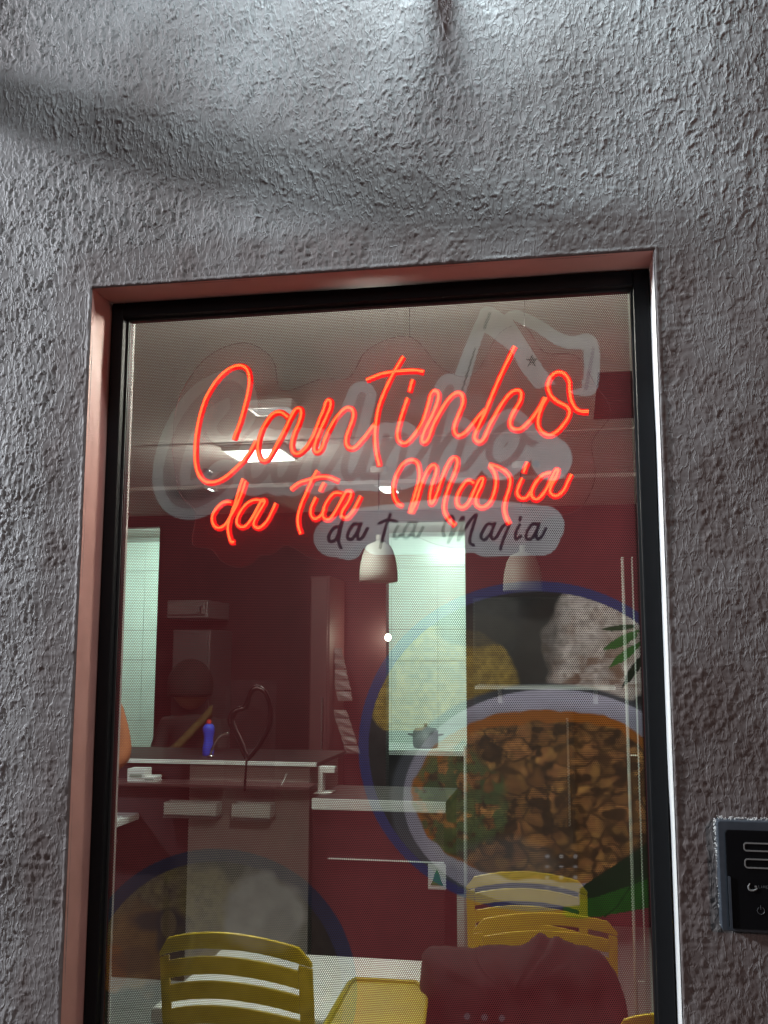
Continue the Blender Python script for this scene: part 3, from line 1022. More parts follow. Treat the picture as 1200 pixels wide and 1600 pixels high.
P = [at(x, y, NY) for x, y in spline([(385, 1190), (384, 1205), (383, 1222), (382, 1236)], 4)]
o = MB().tube(P, 0.0018, 6).obj('balloon_string', TU, hb)
o.location = -hl
a, b = at(353, 1063, AY), at(428, 1250, AY)
o = MB().box((a[0], AY, b[2]), (b[0], AY + .003, a[2])).obj('acrylic_sheet', clear('clear_acrylic_small', (0.95, 0.95, 0.95), haze=0.05, hazecol=(.7, .6, .6)), hb)
o.location = -hl

# ================================================================== INTERCOM
ic0, ic1 = at(1121, 1281, -0.022), at(1126, 1453, -0.022)
IX0, IZ1, IZ0 = ic0[0] - .001, ic0[2], ic1[2]
IX1 = IX0 + 0.108
ipc = thing('intercom', 'black door intercom station with two speaker slots, mounted beside the window', 'intercom', ((IX0 + IX1) / 2, 0, IZ0))
il = ipc.location
BEZ = mat('blue_grey_plastic_bezel', (0.052, 0.062, 0.078), 0.38, var=0.1, scale=120, spec=.5)
GLO = mat('glossy_black_plastic', (0.006, 0.006, 0.007), 0.25, spec=.4)
GRL = mat('grey_silk_print', (0.20, 0.195, 0.19), 0.5)

def iobj(mbuilder, name, M, parent=ipc, **k):
    o = mbuilder.obj(name, M, parent, **k)
    if parent is ipc:
        o.location = -il
    return o

iobj(MB().prism(rrect(IX0, IZ0, IX1, IZ1, 0.004), -0.026, 0.0), 'housing', BEZ, bevel=0.0012)
panel = iobj(MB().prism(rrect(IX0 + 0.0085, IZ0 + 0.0035, IX1 - 0.0085, IZ1 - 0.0105, 0.004), -0.0290, -0.0262), 'front_panel', GLO, bevel=0.0008)
fp = -0.0290
lip = rrect(IX0 + 0.0095, IZ0 + 0.004, IX0 + 0.0125, IZ1 - 0.066, 0.001)
MB().prism(lip, fp - 0.0016, fp).obj('side_lip', BEZ, panel)

def on_ic(px, py):
    p = at(px, py, fp)
    return p[0], p[2]

for (y0, y1) in ((1316, 1330), (1341, 1356.5)):
    xa, za = on_ic(1161 if y0 < 1330 else 1162.5, y0)
    _, zb = on_ic(1162, y1)
    out = rrect(xa, zb, IX1 - (xa - IX0), za, (za - zb) * 0.36, 4)
    cx_, cz_ = np.mean(out, axis=0)
    w_ = 0.0016
    inn = rrect(xa + w_, zb + w_, IX1 - (xa - IX0) - w_, za - w_, (za - zb) * 0.2, 4)
    MB().ribbon(out, inn, fp - 0.0008, fp - 0.00005).obj('speaker_slot', GRL, panel)
DIM = mat('faint_grey_print', (0.055, 0.055, 0.058), 0.5)
sw = [(1172, 1380), (1169.5, 1385), (1171, 1390), (1176, 1391.5), (1181, 1390), (1183.5, 1388)]
P = [np.array([on_ic(x, y)[0], fp - 0.0003, on_ic(x, y)[1]]) for x, y in spline(sw, 5)]
MB().tube(P, [0.0006 + 0.0006 * math.sin(math.pi * i / (len(P) - 1)) for i in range(len(P))], 6).obj('logo_swoosh', GRL, panel, smooth=True)
cx_, cz_ = on_ic(1181, 1385.5)
MB().tube([(cx_, fp - 0.0006, cz_), (cx_, fp, cz_)], 0.0013, 12).obj('logo_dot', GRL, panel)
# brand lettering and its continuation out of the frame: simple stroke letters
tx, tz = on_ic(1185.5, 1385.5)
mbt = MB()
for k, ch in enumerate(('l', 'i', 'n', 'e')):
    x = tx + k * 0.0030
    h = 0.0030
    segs = {'l': [((0, 0), (0, 1)), ((0, 0), (.5, 0))], 'i': [((0.2, 0), (0.2, 1))], 'n': [((0, 0), (0, 1)), ((0, 1), (.6, 0)), ((.6, 0), (.6, 1))], 'e': [((0, 0), (0, 1)), ((0, 0), (.6, 0)), ((0, .5), (.5, .5)), ((0, 1), (.6, 1))]}[ch]
    for (a, b) in segs:
        mbt.tube([(x + a[0] * h, fp - .0002, tz - h / 2 + a[1] * h), (x + b[0] * h, fp - .0002, tz - h / 2 + b[1] * h)], 0.00025, 4)
mbt.obj('lettering', DIM, panel)
pcx, pcz = on_ic(1189, 1423)
P = [(pcx + 0.0042 * math.cos(a), fp - 0.0002, pcz + 0.0042 * math.sin(a)) for a in np.linspace(math.radians(120), math.radians(420), 24)]
MB().tube(P, 0.00045, 5).tube([(pcx, fp - .0002, pcz + 0.0015), (pcx, fp - .0002, pcz + 0.006)], 0.00045, 5).obj('power_symbol', DIM, panel)
# crumbs of filler round the box
mb = MB()
rr = random.Random(4)
def crumb(x, y_, z, r):
    vs = [(x + r * rr.uniform(.5, 1.2) * sx, y_ + r * rr.uniform(.4, 1) * sy, z + r * rr.uniform(.5, 1.2) * sz) for sx, sy, sz in ((1, 0, 0), (-1, 0, 0), (0, 1, 0), (0, -1, 0), (0, 0, 1), (0, 0, -1))]
    mb.add(vs, [(0, 4, 3), (4, 1, 3), (1, 5, 3), (5, 0, 3), (4, 0, 2), (1, 4, 2), (5, 1, 2), (0, 5, 2)])
for i in range(150):
    t = rr.random()
    crumb(IX0 + t * 0.10, -0.008 - rr.random() * 0.010, IZ1 + rr.uniform(-.0005, .0026) * (1 if t > .08 else 1.6), rr.uniform(.0005, .0014))
for i in range(90):
    t = rr.random() ** 1.4
    crumb(IX0 - rr.uniform(0, .0022), -0.006 - rr.random() * 0.014, IZ1 - t * 0.045, rr.uniform(.0005, .0014))
for i in range(30):
    crumb(IX0 - rr.uniform(0, .001), -0.006 - rr.random() * 0.012, IZ1 - rr.random() * (IZ1 - IZ0), rr.uniform(.0004, .0010))
iobj(mb, 'filler_bead', mat('white_filler', (0.62, 0.60, 0.58), 0.8))
tag(ipc.children[-1], kind='stuff')

# ================================================================== flood lamp above the frame, and a bar added for its shadow
fl = thing('flood_lamp', 'wide grey floodlight on a bracket high above the window', 'lamp', LAMPC)
GM = mat('grey_lamp_metal', (0.12, 0.12, 0.13), 0.5, 0.6)
MB().box((-0.24, -0.06, 0.0), (0.24, 0.06, 0.05)).obj('lamp_housing', GM, fl, bevel=0.006)
pf = at(692, -52, -0.004) - LAMPC
MB().tube([pf, pf + np.array([0, -.07, 0]), pf + np.array([0, -.115, .008]), pf + np.array([0, -.15, .07]), np.array([0.0, 0, 0.02])], [.020, .030, .036, .018, .016], 12).obj('bracket_arm', GM, fl)
MB().box(pf + np.array([-0.014, -0.004, -0.012]), pf + np.array([0.014, 0.004, 0.06])).obj('wall_plate', GM, fl)

A_p, B_p = at(-60, 140, 0), at(800, 345, 0)
A_p = at(0, 150, 0)
K = np.array(KEY)
pa = A_p + 0.17 * (K - A_p)  # unseen bar, set on the key lamp's rays to cast a slanted shadow
pb = B_p + 0.27 * (K - B_p)
d_ = (pb - pa)
pipe = MB().tube([pa - d_ * 1.4, pa, (pa + pb) / 2 + np.array([0, 0, -.012]), pb, ], [0.030, 0.032, 0.038, 0.038], 12).obj('shadow_bar', mat('grey_shadow_bar', (0.25, 0.25, 0.26), 0.5), smooth=True)
tag(pipe, 'unseen round grey bar left of the window, placed to cast a shadow band', 'shadow bar')

# ================================================================== INTERIOR
FLZ, CEZ, BACK = 0.12, 2.47, 4.60
WINE = mat('wine_red_wall_paint', (0.036, 0.009, 0.011), 0.6, var=0.12, scale=4, bump=0.1)
CEIL = mat('white_ceiling_paint', (0.62, 0.60, 0.57), 0.8, var=0.05, scale=3)
WHITE = mat('white_laminate', (0.74, 0.77, 0.75), 0.35, var=0.05, scale=20)
TAUPE = mat('taupe_counter_panel', (0.36, 0.30, 0.28), 0.5, var=0.08, scale=12)
TILE = mat('glazed_white_tile', (0.72, 0.80, 0.75), 0.22, var=0.05, scale=5)
GROUT = mat('grey_grout', (0.30, 0.33, 0.31), 0.9)
DARK = mat('dark_appliance', (0.030, 0.022, 0.024), 0.4, var=0.1, scale=20)
STEEL = mat('stainless_steel', (0.42, 0.43, 0.43), 0.32, 1.0, var=0.12, scale=60)
YEL = mat('yellow_chair_plastic', (0.60, 0.45, 0.015), 0.38, var=0.10, scale=16)
FLT = mat('grey_floor_tile', (0.36, 0.37, 0.35), 0.35, var=0.12, scale=6)

def px_of(x0, x1, Y, y=1100):
    return at(x0, y, Y)[0], at(x1, y, Y)[0]

# room shell
oa0, oa1 = px_of(120, 241, BACK)
ob0, ob1 = px_of(603, 729, BACK)
OT = 2.40
room = MB()
room.box((-3.2, BACK, FLZ), (oa0, BACK + .1, CEZ)).box((oa1, BACK, FLZ), (ob0, BACK + .1, CEZ)).box((ob1, BACK, FLZ), (3.4, BACK + .1, CEZ)).box((oa0, BACK, OT), (oa1, BACK + .1, CEZ)).box((ob0, BACK, OT), (ob1, BACK + .1, CEZ))
tag(room.obj('back_partition', WINE), 'wine red back wall of the room with two openings to the bright kitchen', 'wall')
tag(MB().box((-3.3, DEPTH + .002, FLZ), (-3.2, 7.0, CEZ)).box((3.4, DEPTH + .002, FLZ), (3.5, 7.0, CEZ)).obj('side_wall', WINE), kind='structure')
tag(MB().box((-3.3, DEPTH + .002, CEZ), (3.5, 7.0, CEZ + .1)).obj('ceiling', CEIL), kind='structure')
fl_ = MB().box((-3.3, DEPTH + .002, FLZ - .1), (3.5, 7.0, FLZ - .006)).obj('interior_floor', GROUT)
tag(fl_, kind='structure')
tme = MB().box((0.0015, .0015, 0), (.4485, .4485, .006)).mesh('floor_tile')
tme.materials.append(FLT)
for i in range(12):
    for j in range(11):
        o = link('floor_tile', tme, fl_)
        o.location = (-2.7 + i * .45, DEPTH + .01 + j * .45, FLZ - .006 + random.uniform(0, .0006))
for k, (yy, h, dd) in enumerate(((2.55, .006, .03), (3.55, .02, .06))):
    tag(MB().box((-3.2, yy, CEZ - h), (3.4, yy + dd, CEZ - .001)).obj('ceiling_beam', CEIL), ('nearer' if k == 0 else 'farther') + ' shallow white beam crossing the ceiling', 'beam')
# kitchen
KY = 5.75
kw = tag(MB().box((-3.2, KY + .012, FLZ), (3.4, KY + .1, CEZ)).obj('kitchen_wall', GROUT), 'white tiled kitchen wall seen bright through the two openings', 'wall')
kt = MB().box((0.0015, 0, .0015), (.3285, .011, .2185)).mesh('wall_tile')
kt.materials.append(TILE)
for (p0, p1) in ((90, 290), (540, 800)):
    a, b = px_of(p0, p1, KY)
    for i in range(int((b - a) / .33) + 1):
        for j in range(10):
            o = link('wall_tile', kt, kw)
            o.location = (a + i * .33, KY + random.uniform(-.0006, .0006), FLZ + .12 + j * .22)
kl = thing('kitchen_light', 'square kitchen ceiling light behind the partition', 'ceiling light', (0.0, 4.86, CEZ))
MB().box((-.35, -.12, -.03), (.35, .12, -.001)).obj('diffuser', emission('cool_diffuser', (.8, 1, .9), 3), kl)
for xx in ((oa0 + oa1) / 2, (ob0 + ob1) / 2):
    area('kitchen_lamp', (xx, 4.92, CEZ - .05), (xx, 5.75, 1.3), .5, 30, (.74, 1.0, .86), 'RECTANGLE', .25)
kc0, kc1 = px_of(560, 790, 5.15)
kc = thing('kitchen_counter', 'white topped kitchen counter inside the right opening', 'counter', ((kc0 + kc1) / 2, 5.4, FLZ))
ztop = at(650, 1172, 5.2)[2]
MB().box((-(kc1 - kc0) / 2, -.22, ztop - FLZ - .03), ((kc1 - kc0) / 2, .34, ztop - FLZ)).obj('worktop', WHITE, kc)
MB().box((-(kc1 - kc0) / 2, -.20, 0), ((kc1 - kc0) / 2, .34, ztop - FLZ - .031)).obj('cabinet', DARK, kc)
pp = at(665, 1165, 5.4)
pot = thing('cooking_pot', 'grey lidded pot standing on the kitchen counter in the right opening', 'pot', (pp[0], 5.4, ztop))
GREY = mat('dull_grey_metal', (0.22, 0.22, 0.225), 0.5, 0.3, var=.1)
MB().lathe([(0, 0), (.075, 0), (.085, .02), (.085, .10), (.080, .10), (.0, .10)]).obj('body', GREY, pot, smooth=True)
MB().lathe([(.088, .10), (.07, .125), (.0, .135)]).tube([(0, 0, .13), (0, 0, .155)], .012, 10).obj('lid', GREY, pot, smooth=True)
for sx in (-1, 1):
    MB().tube([(sx * .084, -.02, .08), (sx * .115, -.015, .085), (sx * .115, .015, .085), (sx * .084, .02, .08)], .006, 6).obj('handle', GREY, pot)

# ceiling lights
def panel(px, py, w_, lit, label, d_=None):
    c = atz(px, py, CEZ)
    t = thing('ceiling_light', label, 'ceiling light', c)
    d_ = d_ or w_
    MB().ribbon([(-w_ / 2, -d_ / 2), (w_ / 2, -d_ / 2), (w_ / 2, d_ / 2), (-w_ / 2, d_ / 2)], [(-w_ / 2 + .012, -d_ / 2 + .012), (w_ / 2 - .012, -d_ / 2 + .012), (w_ / 2 - .012, d_ / 2 - .012), (-w_ / 2 + .012, d_ / 2 - .012)], 0, .03)
    f = MB()
    f.box((-w_ / 2, -d_ / 2, -.03), (-w_ / 2 + .012, d_ / 2, -.001)).box((w_ / 2 - .012, -d_ / 2, -.03), (w_ / 2, d_ / 2, -.001)).box((-w_ / 2 + .012, -d_ / 2, -.03), (w_ / 2 - .012, -d_ / 2 + .012, -.001)).box((-w_ / 2 + .012, d_ / 2 - .012, -.03), (w_ / 2 - .012, d_ / 2, -.001))
    f.obj('frame', WHITE, t)
    MB().box((-w_ / 2 + .012, -d_ / 2 + .012, -.026), (w_ / 2 - .012, d_ / 2 - .012, -.006)).obj('diffuser', lit, t)
    return c

L_ON = emission('lit_diffuser', (.86, 1.0, .95), 22)
c1 = panel(407, 702, .26, L_ON, 'brightest square ceiling light behind the capital letter of the neon sign')
def ceiling_fill(c, e, dz=.10):  # added point light under a panel, brightens the ceiling
    g_ = bpy.data.lights.new('ceiling_fill', 'POINT')
    g_.energy = e
    g_.color = (1.0, .95, .84)
    g_.shadow_soft_size = .06
    q_ = bpy.data.objects.new('ceiling_fill', g_)
    COL.objects.link(q_)
    q_.location = (c[0], c[1], CEZ - dz)
ceiling_fill(c1, 10, .13)
area('room_lamp', (c1[0], c1[1], CEZ - .04), (c1[0], c1[1], 0), .28, 22, (.90, 1.0, .90), 'SQUARE')
c2 = panel(428, 630, .16, emission('dim_diffuser', (.8, .85, .8), .9), 'small dim ceiling light nearer than the brightest one', .12)
c3 = panel(607, 757, .10, L_ON, 'small ceiling light beside the big M of the neon sign', .22)
c4 = panel(330, 757, .04, L_ON, 'tiny spot light on the ceiling beneath the capital letter', .10)
c5 = panel(186, 771, .05, L_ON, 'tiny spot light on the ceiling at the far left', .10)
c6 = (0.35, 0.42, CEZ)  # extra light out of view, added to brighten the table
t = thing('ceiling_light', 'unseen ceiling light added over the white table to brighten it', 'ceiling light', c6)
MB().box((-.15, -.15, -.03), (.15, .15, -.001)).obj('diffuser', emission('added_diffuser', (.86, 1, .95), 6), t)
ceiling_fill(c6, 38, .28)
area('table_fill', (c6[0], c6[1], CEZ - .04), (c6[0], c6[1] + .9, 0), .28, 8, (.88, 1.0, .90), 'SQUARE')

# pendants
def pendant(px0, px1, py0, py1, Y, label, M):
    xa, xb = px_of(px0, px1, Y, py1)
    c = at((px0 + px1) / 2, py1, Y)
    R_ = (xb - xa) / 2
    h = at((px0 + px1) / 2, py0, Y)[2] - c[2]
    t = thing('pendant_lamp', label, 'pendant lamp', c, group='pendant lamps over the counter')
    prof = [(R_, 0), (R_ * .99, h * .25), (R_ * .93, h * .5), (R_ * .80, h * .75), (R_ * .62, h * .93), (R_ * .3, h), (.012, h * 1.03), (.012, h * 1.03 + .03)]
    o = MB().lathe(prof, seg=32).obj('lamp_shade', M, t, smooth=True)
    so = o.modifiers.new('shell', 'SOLIDIFY')
    so.thickness = .003
    MB().tube([(0, 0, h * 1.03 + .02), (0, 0, CEZ - c[2] - .03)], .003, 6).obj('cord', DARK, t)
    MB().lathe([(.0, .0), (.04, .0), (.04, .028), (0, .028)], (0, 0, CEZ - c[2] - .03)).obj('ceiling_rose', WHITE, t)
    MB().lathe([(0, h * .35), (.02, h * .42), (.026, h * .6), (.014, h * .85), (0, h * .9)]).obj('bulb', emission('pendant_bulb', (.95, 1, .9), 5), t, smooth=True)

SH1 = mat('pale_lamp_shade', (0.36, 0.34, 0.30), 0.6)
pendant(562, 621, 848, 909, 3.2, 'left pendant lamp shade hanging in front of the bright kitchen opening', SH1)
pendant(786, 848, 864, 924, 3.2, 'right pendant lamp shade hanging before the dark wall above the printed plate', SH1)

# wall bulb
wb = at(606, 996, BACK - .07)
t = thing('wall_bulb', 'small glowing round bulb on the edge of the kitchen opening', 'wall lamp', wb)
MB().lathe([(0, -.022), (.014, -.017), (.022, 0), (.014, .017), (0, .022)], seg=16).obj('bulb', emission('bulb_glow', (1, .95, .8), 14), t, smooth=True)
MB().tube([(-.03, .065, 0), (-.03, .02, 0), (0, 0, -.01)], .007, 6).obj('socket', DARK, t)
pl_ = bpy.data.lights.new('bulb_light', 'POINT')
pl_.energy = 5
pl_.color = (1, .85, .65)
pl_.shadow_soft_size = .02
po = bpy.data.objects.new('bulb_light', pl_)
COL.objects.link(po)
po.location = (wb[0] - .03, wb[1] - .09, wb[2])

# main counter
CY = 3.25
ca0, ca1 = px_of(196, 497, CY, 1190)
zc = at(350, 1188, CY)[2]
ct = thing('serving_counter', 'long dark serving counter with a thin white edge and pale front panel', 'counter', ((ca0 + ca1) / 2, CY, FLZ))
ox, oz = (ca0 + ca1) / 2, FLZ
mid = px_of(300, 301, CY)[0]

def cb(a, b, name, M, par=ct, o=(0, 0, 0), **k):
    return MB().box((a[0] - o[0], a[1] - o[1], a[2] - o[2]), (b[0] - o[0], b[1] - o[1], b[2] - o[2])).obj(name, M, par, **k)

OC = (ox, CY, oz)
DTOP = mat('dark_stone_worktop', (.022, .011, .013), .6, var=.2, scale=40)
cb((ca0 - .6, CY - .022, zc - .018), (ca1, CY + .6, zc), 'worktop', DTOP, o=OC)
cb((ca0 - .6, CY - .032, zc - .016), (ca1, CY - .0225, zc + .001), 'front_edge', WHITE, o=OC)
cb((ca0 - .6, CY, FLZ), (mid, CY + .58, zc - .019), 'front_panel', WINE, o=OC)
cb((mid, CY - .004, FLZ), (px_of(485, 486, CY)[0], CY + .58, zc - .019), 'front_panel', TAUPE, o=OC)
zl = at(350, 1226, CY - .14)[2]
cb((ca0 - .6, CY - .16, zl - .012), (ca1, CY - .005, zl), 'ledge', mat('dark_ledge', (.10, .05, .05), .3), o=OC)
zl2 = at(350, 1276, CY - .15)[2]
for (p0, p1, y0, y1) in ((256, 338, 1253, 1273), (362, 422, 1255, 1277)):
    a, b = px_of(p0, p1, CY - .10, y1)
    zt, zb = at(p0, y0, CY - .10)[2], at(p0, y1, CY - .10)[2]
    first = p0 < 300
    bt = thing('white_tray', ('left' if first else 'right') + ' white plastic tray on the rail along the counter front', 'tray', ((a + b) / 2, CY - .06, zb), group='trays along the counter front')
    w_ = (b - a) / 2
    MB().box((-w_, -.045, 0), (w_, -.04, zt - zb)).box((-w_, .03, 0), (w_, .035, zt - zb)).box((-w_, -.04, 0), (w_, .03, .004)).box((-w_, -.04, .004), (-w_ + .004, .03, zt - zb)).box((w_ - .004, -.04, .004), (w_, .03, zt - zb)).obj('tray_body', WHITE, bt, bevel=.002)
    cb((a, CY - .11, zb - .012), (b, CY - .005, zb - .001), 'tray_rail', STEEL, o=OC)
# lower counter right
C2 = 3.10
cc0, cc1 = px_of(486, 696, C2, 1260)
zt, zb = at(590, 1251, C2)[2], at(590, 1267, C2)[2]
c2t = thing('low_counter', 'lower counter with a broad white top edge between the pillar and plate', 'counter', ((cc0 + cc1) / 2, C2, FLZ))
O2 = ((cc0 + cc1) / 2, C2, FLZ)
cb((cc0 + .003, C2 + .011, zb), (cc1, C2 + .5, zt), 'worktop', DTOP, c2t, O2, bevel=.003)
cb((cc0 + .003, C2, zb - .001), (cc1, C2 + .0105, zt + .001), 'front_edge', WHITE, c2t, O2)
cb((cc0 + .003, C2 + .02, FLZ), (cc1 - .01, C2 + .5, zb - .001), 'body', WINE, c2t, O2)
zs_ = at(590, 1344, C2)[2]
cb((px_of(514, 515, C2)[0], C2 + .004, zs_ - .004), (cc1 - .01, C2 + .019, zs_), 'trim_strip', WHITE, c2t, O2)
a, b = at(669, 1350, C2 - .002), at(697, 1390, C2 - .002)
sg = thing('safety_sign', 'small white sign with a green triangle on the lower counter', 'sign', ((a[0] + b[0]) / 2, C2 - .004, b[2]))
w_, h_ = (b[0] - a[0]) / 2, a[2] - b[2]
MB().box((-w_, -.002, 0), (w_, .006, h_)).obj('plate', WHITE, sg)
MB().prism([(-w_ * .7, h_ * .15), (w_ * .7, h_ * .15), (0, h_ * .85)], -.003, -.0021).obj('triangle', mat('green_print', (.02, .22, .06), .5), sg)
br0 = at(510, 1252, C2 + .2)
lb = thing('display_stand', 'small white bent stand on top of the lower counter', 'stand', (br0[0], C2 + .2, zt))
z1 = at(510, 1197, C2 + .2)[2] - zt
MB().box((-.035, -.03, 0), (-.012, .03, z1)).box((-.0119, -.03, z1 - .028), (.045, .03, z1)).box((-.05, -.05, 0), (.03, .05, .006)).obj('bent_plate', WHITE, lb, bevel=.002)
# bottle, tap, box, straw on the counter
bb = at(325, 1186, CY + .2)
bt = thing('bottle', 'blue squeeze bottle with a red cap on the serving counter', 'bottle', (bb[0], CY + .2, zc))
h_ = at(325, 1124, CY + .2)[2] - zc
BLU = mat('blue_plastic', (.03, .07, .62), .35)
MB().lathe([(0, 0), (.026, 0), (.028, .01), (.028, h_ * .22), (.023, h_ * .36), (.023, h_ * .5), (.028, h_ * .62), (.028, h_ * .78), (.02, h_ * .86), (.008, h_ * .88), (0, h_ * .88)]).obj('bottle_body', BLU, bt, smooth=True)
MB().lathe([(.012, h_ * .88), (.012, h_ * .95), (.006, h_), (0, h_)]).obj('cap', mat('red_cap', (.6, .03, .02), .4), bt)
tb = at(330, 1172, CY + .12)
tp = thing('tap', 'thin bright chrome swan neck tap beside the blue bottle', 'tap', (tb[0], CY + .12, zc))
zz = tb[2] - zc
tube_pts = [(0, 0, 0), (0, 0, zz * .7), (.012, 0, zz + .02), (.03, 0, zz + .055), (.06, 0, zz + .075), (.085, 0, zz + .078)]
CHR = mat('polished_chrome', (.8, .8, .8), .12, 1.0)
MB().tube(spline(tube_pts, 5), .006, 10).obj('spout', CHR, tp, smooth=True)
MB().lathe([(0, 0), (.018, 0), (.016, .012), (0, .012)]).obj('base', CHR, tp, smooth=True)
st_ = at(443, 1226, CY - .1)
tag(MB().tube([(st_[0] - .008, CY - .1, zl), (st_[0] + .014, CY - .1, zl + .05)], .003, 6).obj('drinking_straw', WHITE), 'thin white drinking straw leaning on the counter ledge', 'straw')
for (p0, p1, y0, lab) in ((207, 234, 1200, 'upright white carton on the counter ledge at the far left'), (232, 250, 1212, 'low pale carton on the counter ledge right of the taller one')):
    a, b = px_of(p0, p1, CY - .1)
    z1 = at(p0, y0, CY - .1)[2] - zl
    cbx = thing('carton', lab, 'carton', ((a + b) / 2, CY - .09, zl))
    w_ = (b - a) / 2
    MB().box((-w_, -.04, 0), (w_, .04, z1)).obj('carton_body', WHITE, cbx, bevel=.002)
    MB().box((-w_ * .7, -.0415, z1 * .35), (w_ * .7, -.0402, z1 * .6)).obj('printed_band', mat('grey_green_print', (.25, .33, .28), .6), cbx)

# appliances along the dark wall
def appliance(name, x0, x1, y0, y1, Y, label, cat, M, base=None):
    a, b = px_of(x0, x1, Y, y1)
    z1, z0 = at(x0, y0, Y)[2], base if base is not None else at(x0, y1, Y)[2]
    t = thing(name, label, cat, ((a + b) / 2, Y + .2, z0))
    w_, h_ = (b - a) / 2, z1 - z0
    MB().box((-w_, -.18, 0), (w_, .2, h_)).obj('body', M, t, bevel=.006)
    MB().box((-w_ + .01, -.2, .02), (w_ - .01, -.181, h_ - .02)).obj('door', M, t, bevel=.004)
    MB().tube([(w_ - .03, -.22, h_ * .35), (w_ - .03, -.22, h_ * .65)], .006, 6).box((w_ - .034, -.22, h_ * .36), (w_ - .026, -.2005, h_ * .37)).box((w_ - .034, -.22, h_ * .63), (w_ - .026, -.2005, h_ * .64)).obj('handle', STEEL, t)

DG = mat('smoky_grey_enamel', (.085, .07, .072), .4, var=.1)
appliance('cabinet', 262, 322, 984, 1190, 4.1, 'narrow smoky grey cabinet between the left opening and the person', 'cabinet', DG, FLZ)
appliance('microwave_oven', 258, 322, 938, 966, 4.15, 'small grey oven on the wall above the narrow cabinet', 'oven', mat('grey_oven', (.16, .13, .13), .4))
appliance('refrigerator', 742, 900, 932, 1300, 4.0, 'tall dark refrigerator behind the right pendant lamp', 'refrigerator', DARK, FLZ)
appliance('tall_cabinet', 480, 512, 900, 1190, 4.15, 'slim brownish tall cabinet left of the kitchen opening', 'cabinet', mat('brown_cabinet', (.10, .045, .045), .5), FLZ)
a, b = px_of(742, 962, 3.6, 1076)
z1 = at(850, 1072, 3.6)[2]
sh_ = thing('wall_shelf', 'pale steel shelf edge running across above the big printed bowl', 'shelf', ((a + b) / 2, 3.6, z1 - .03))
MB().add([], []).box((-(b - a) / 2, 0, .012), ((b - a) / 2, .3, .03)).obj('shelf_board', WHITE, sh_)
for sx in (-.35, .35):
    MB().box((sx * (b - a), .15, -.06), (sx * (b - a) + .02, .3, .0119)).obj('bracket', STEEL, sh_)
# hanging strips of sachets
for k, (xa, ya, xb, yb, wd_) in enumerate(((522, 1012, 540, 1096, 24), (530, 1108, 552, 1178, 22))):
    a, b = at(xa, ya, 4.3), at(xb, yb, 4.3)
    wd = wd_ * (4.3 + 1.38) / FOC
    t = thing('sachet_strip', ('upper' if k == 0 else 'lower') + ' strip of clear plastic sachets hanging on the dark wall', 'sachet strip', a, group='strips of sachets on the dark wall')
    d = b - a
    n_ = 5
    PK = mat('pale_sachet', (.30, .24, .23), .2)
    for i in range(n_):
        p0, p1 = d * (i + .06) / n_, d * (i + .94) / n_
        mb = MB()
        vs = []
        for u in (0, .5, 1):
            for v in (-1, 0, 1):
                p = p0 * (1 - u) + p1 * u
                vs.append((p[0] + v * wd / 2 + random.uniform(-.003, .003), p[1] - (.014 if (u == .5 and v == 0) else 0), p[2]))
        fs = [(r * 3 + c, r * 3 + c + 1, r * 3 + c + 4, r * 3 + c + 3) for r in (0, 1) for c in (0, 1)]
        vs += [(x, y + .004, z) for x, y, z in vs]
        fs += [tuple(9 + i_ for i_ in f[::-1]) for f in fs[:4]]
        ring = [0, 1, 2, 5, 8, 7, 6, 3]
        fs += [(ring[i_], ring[(i_ + 1) % 8], 9 + ring[(i_ + 1) % 8], 9 + ring[i_]) for i_ in range(8)]
        mb.add(vs, fs).obj('sachet', PK, t)

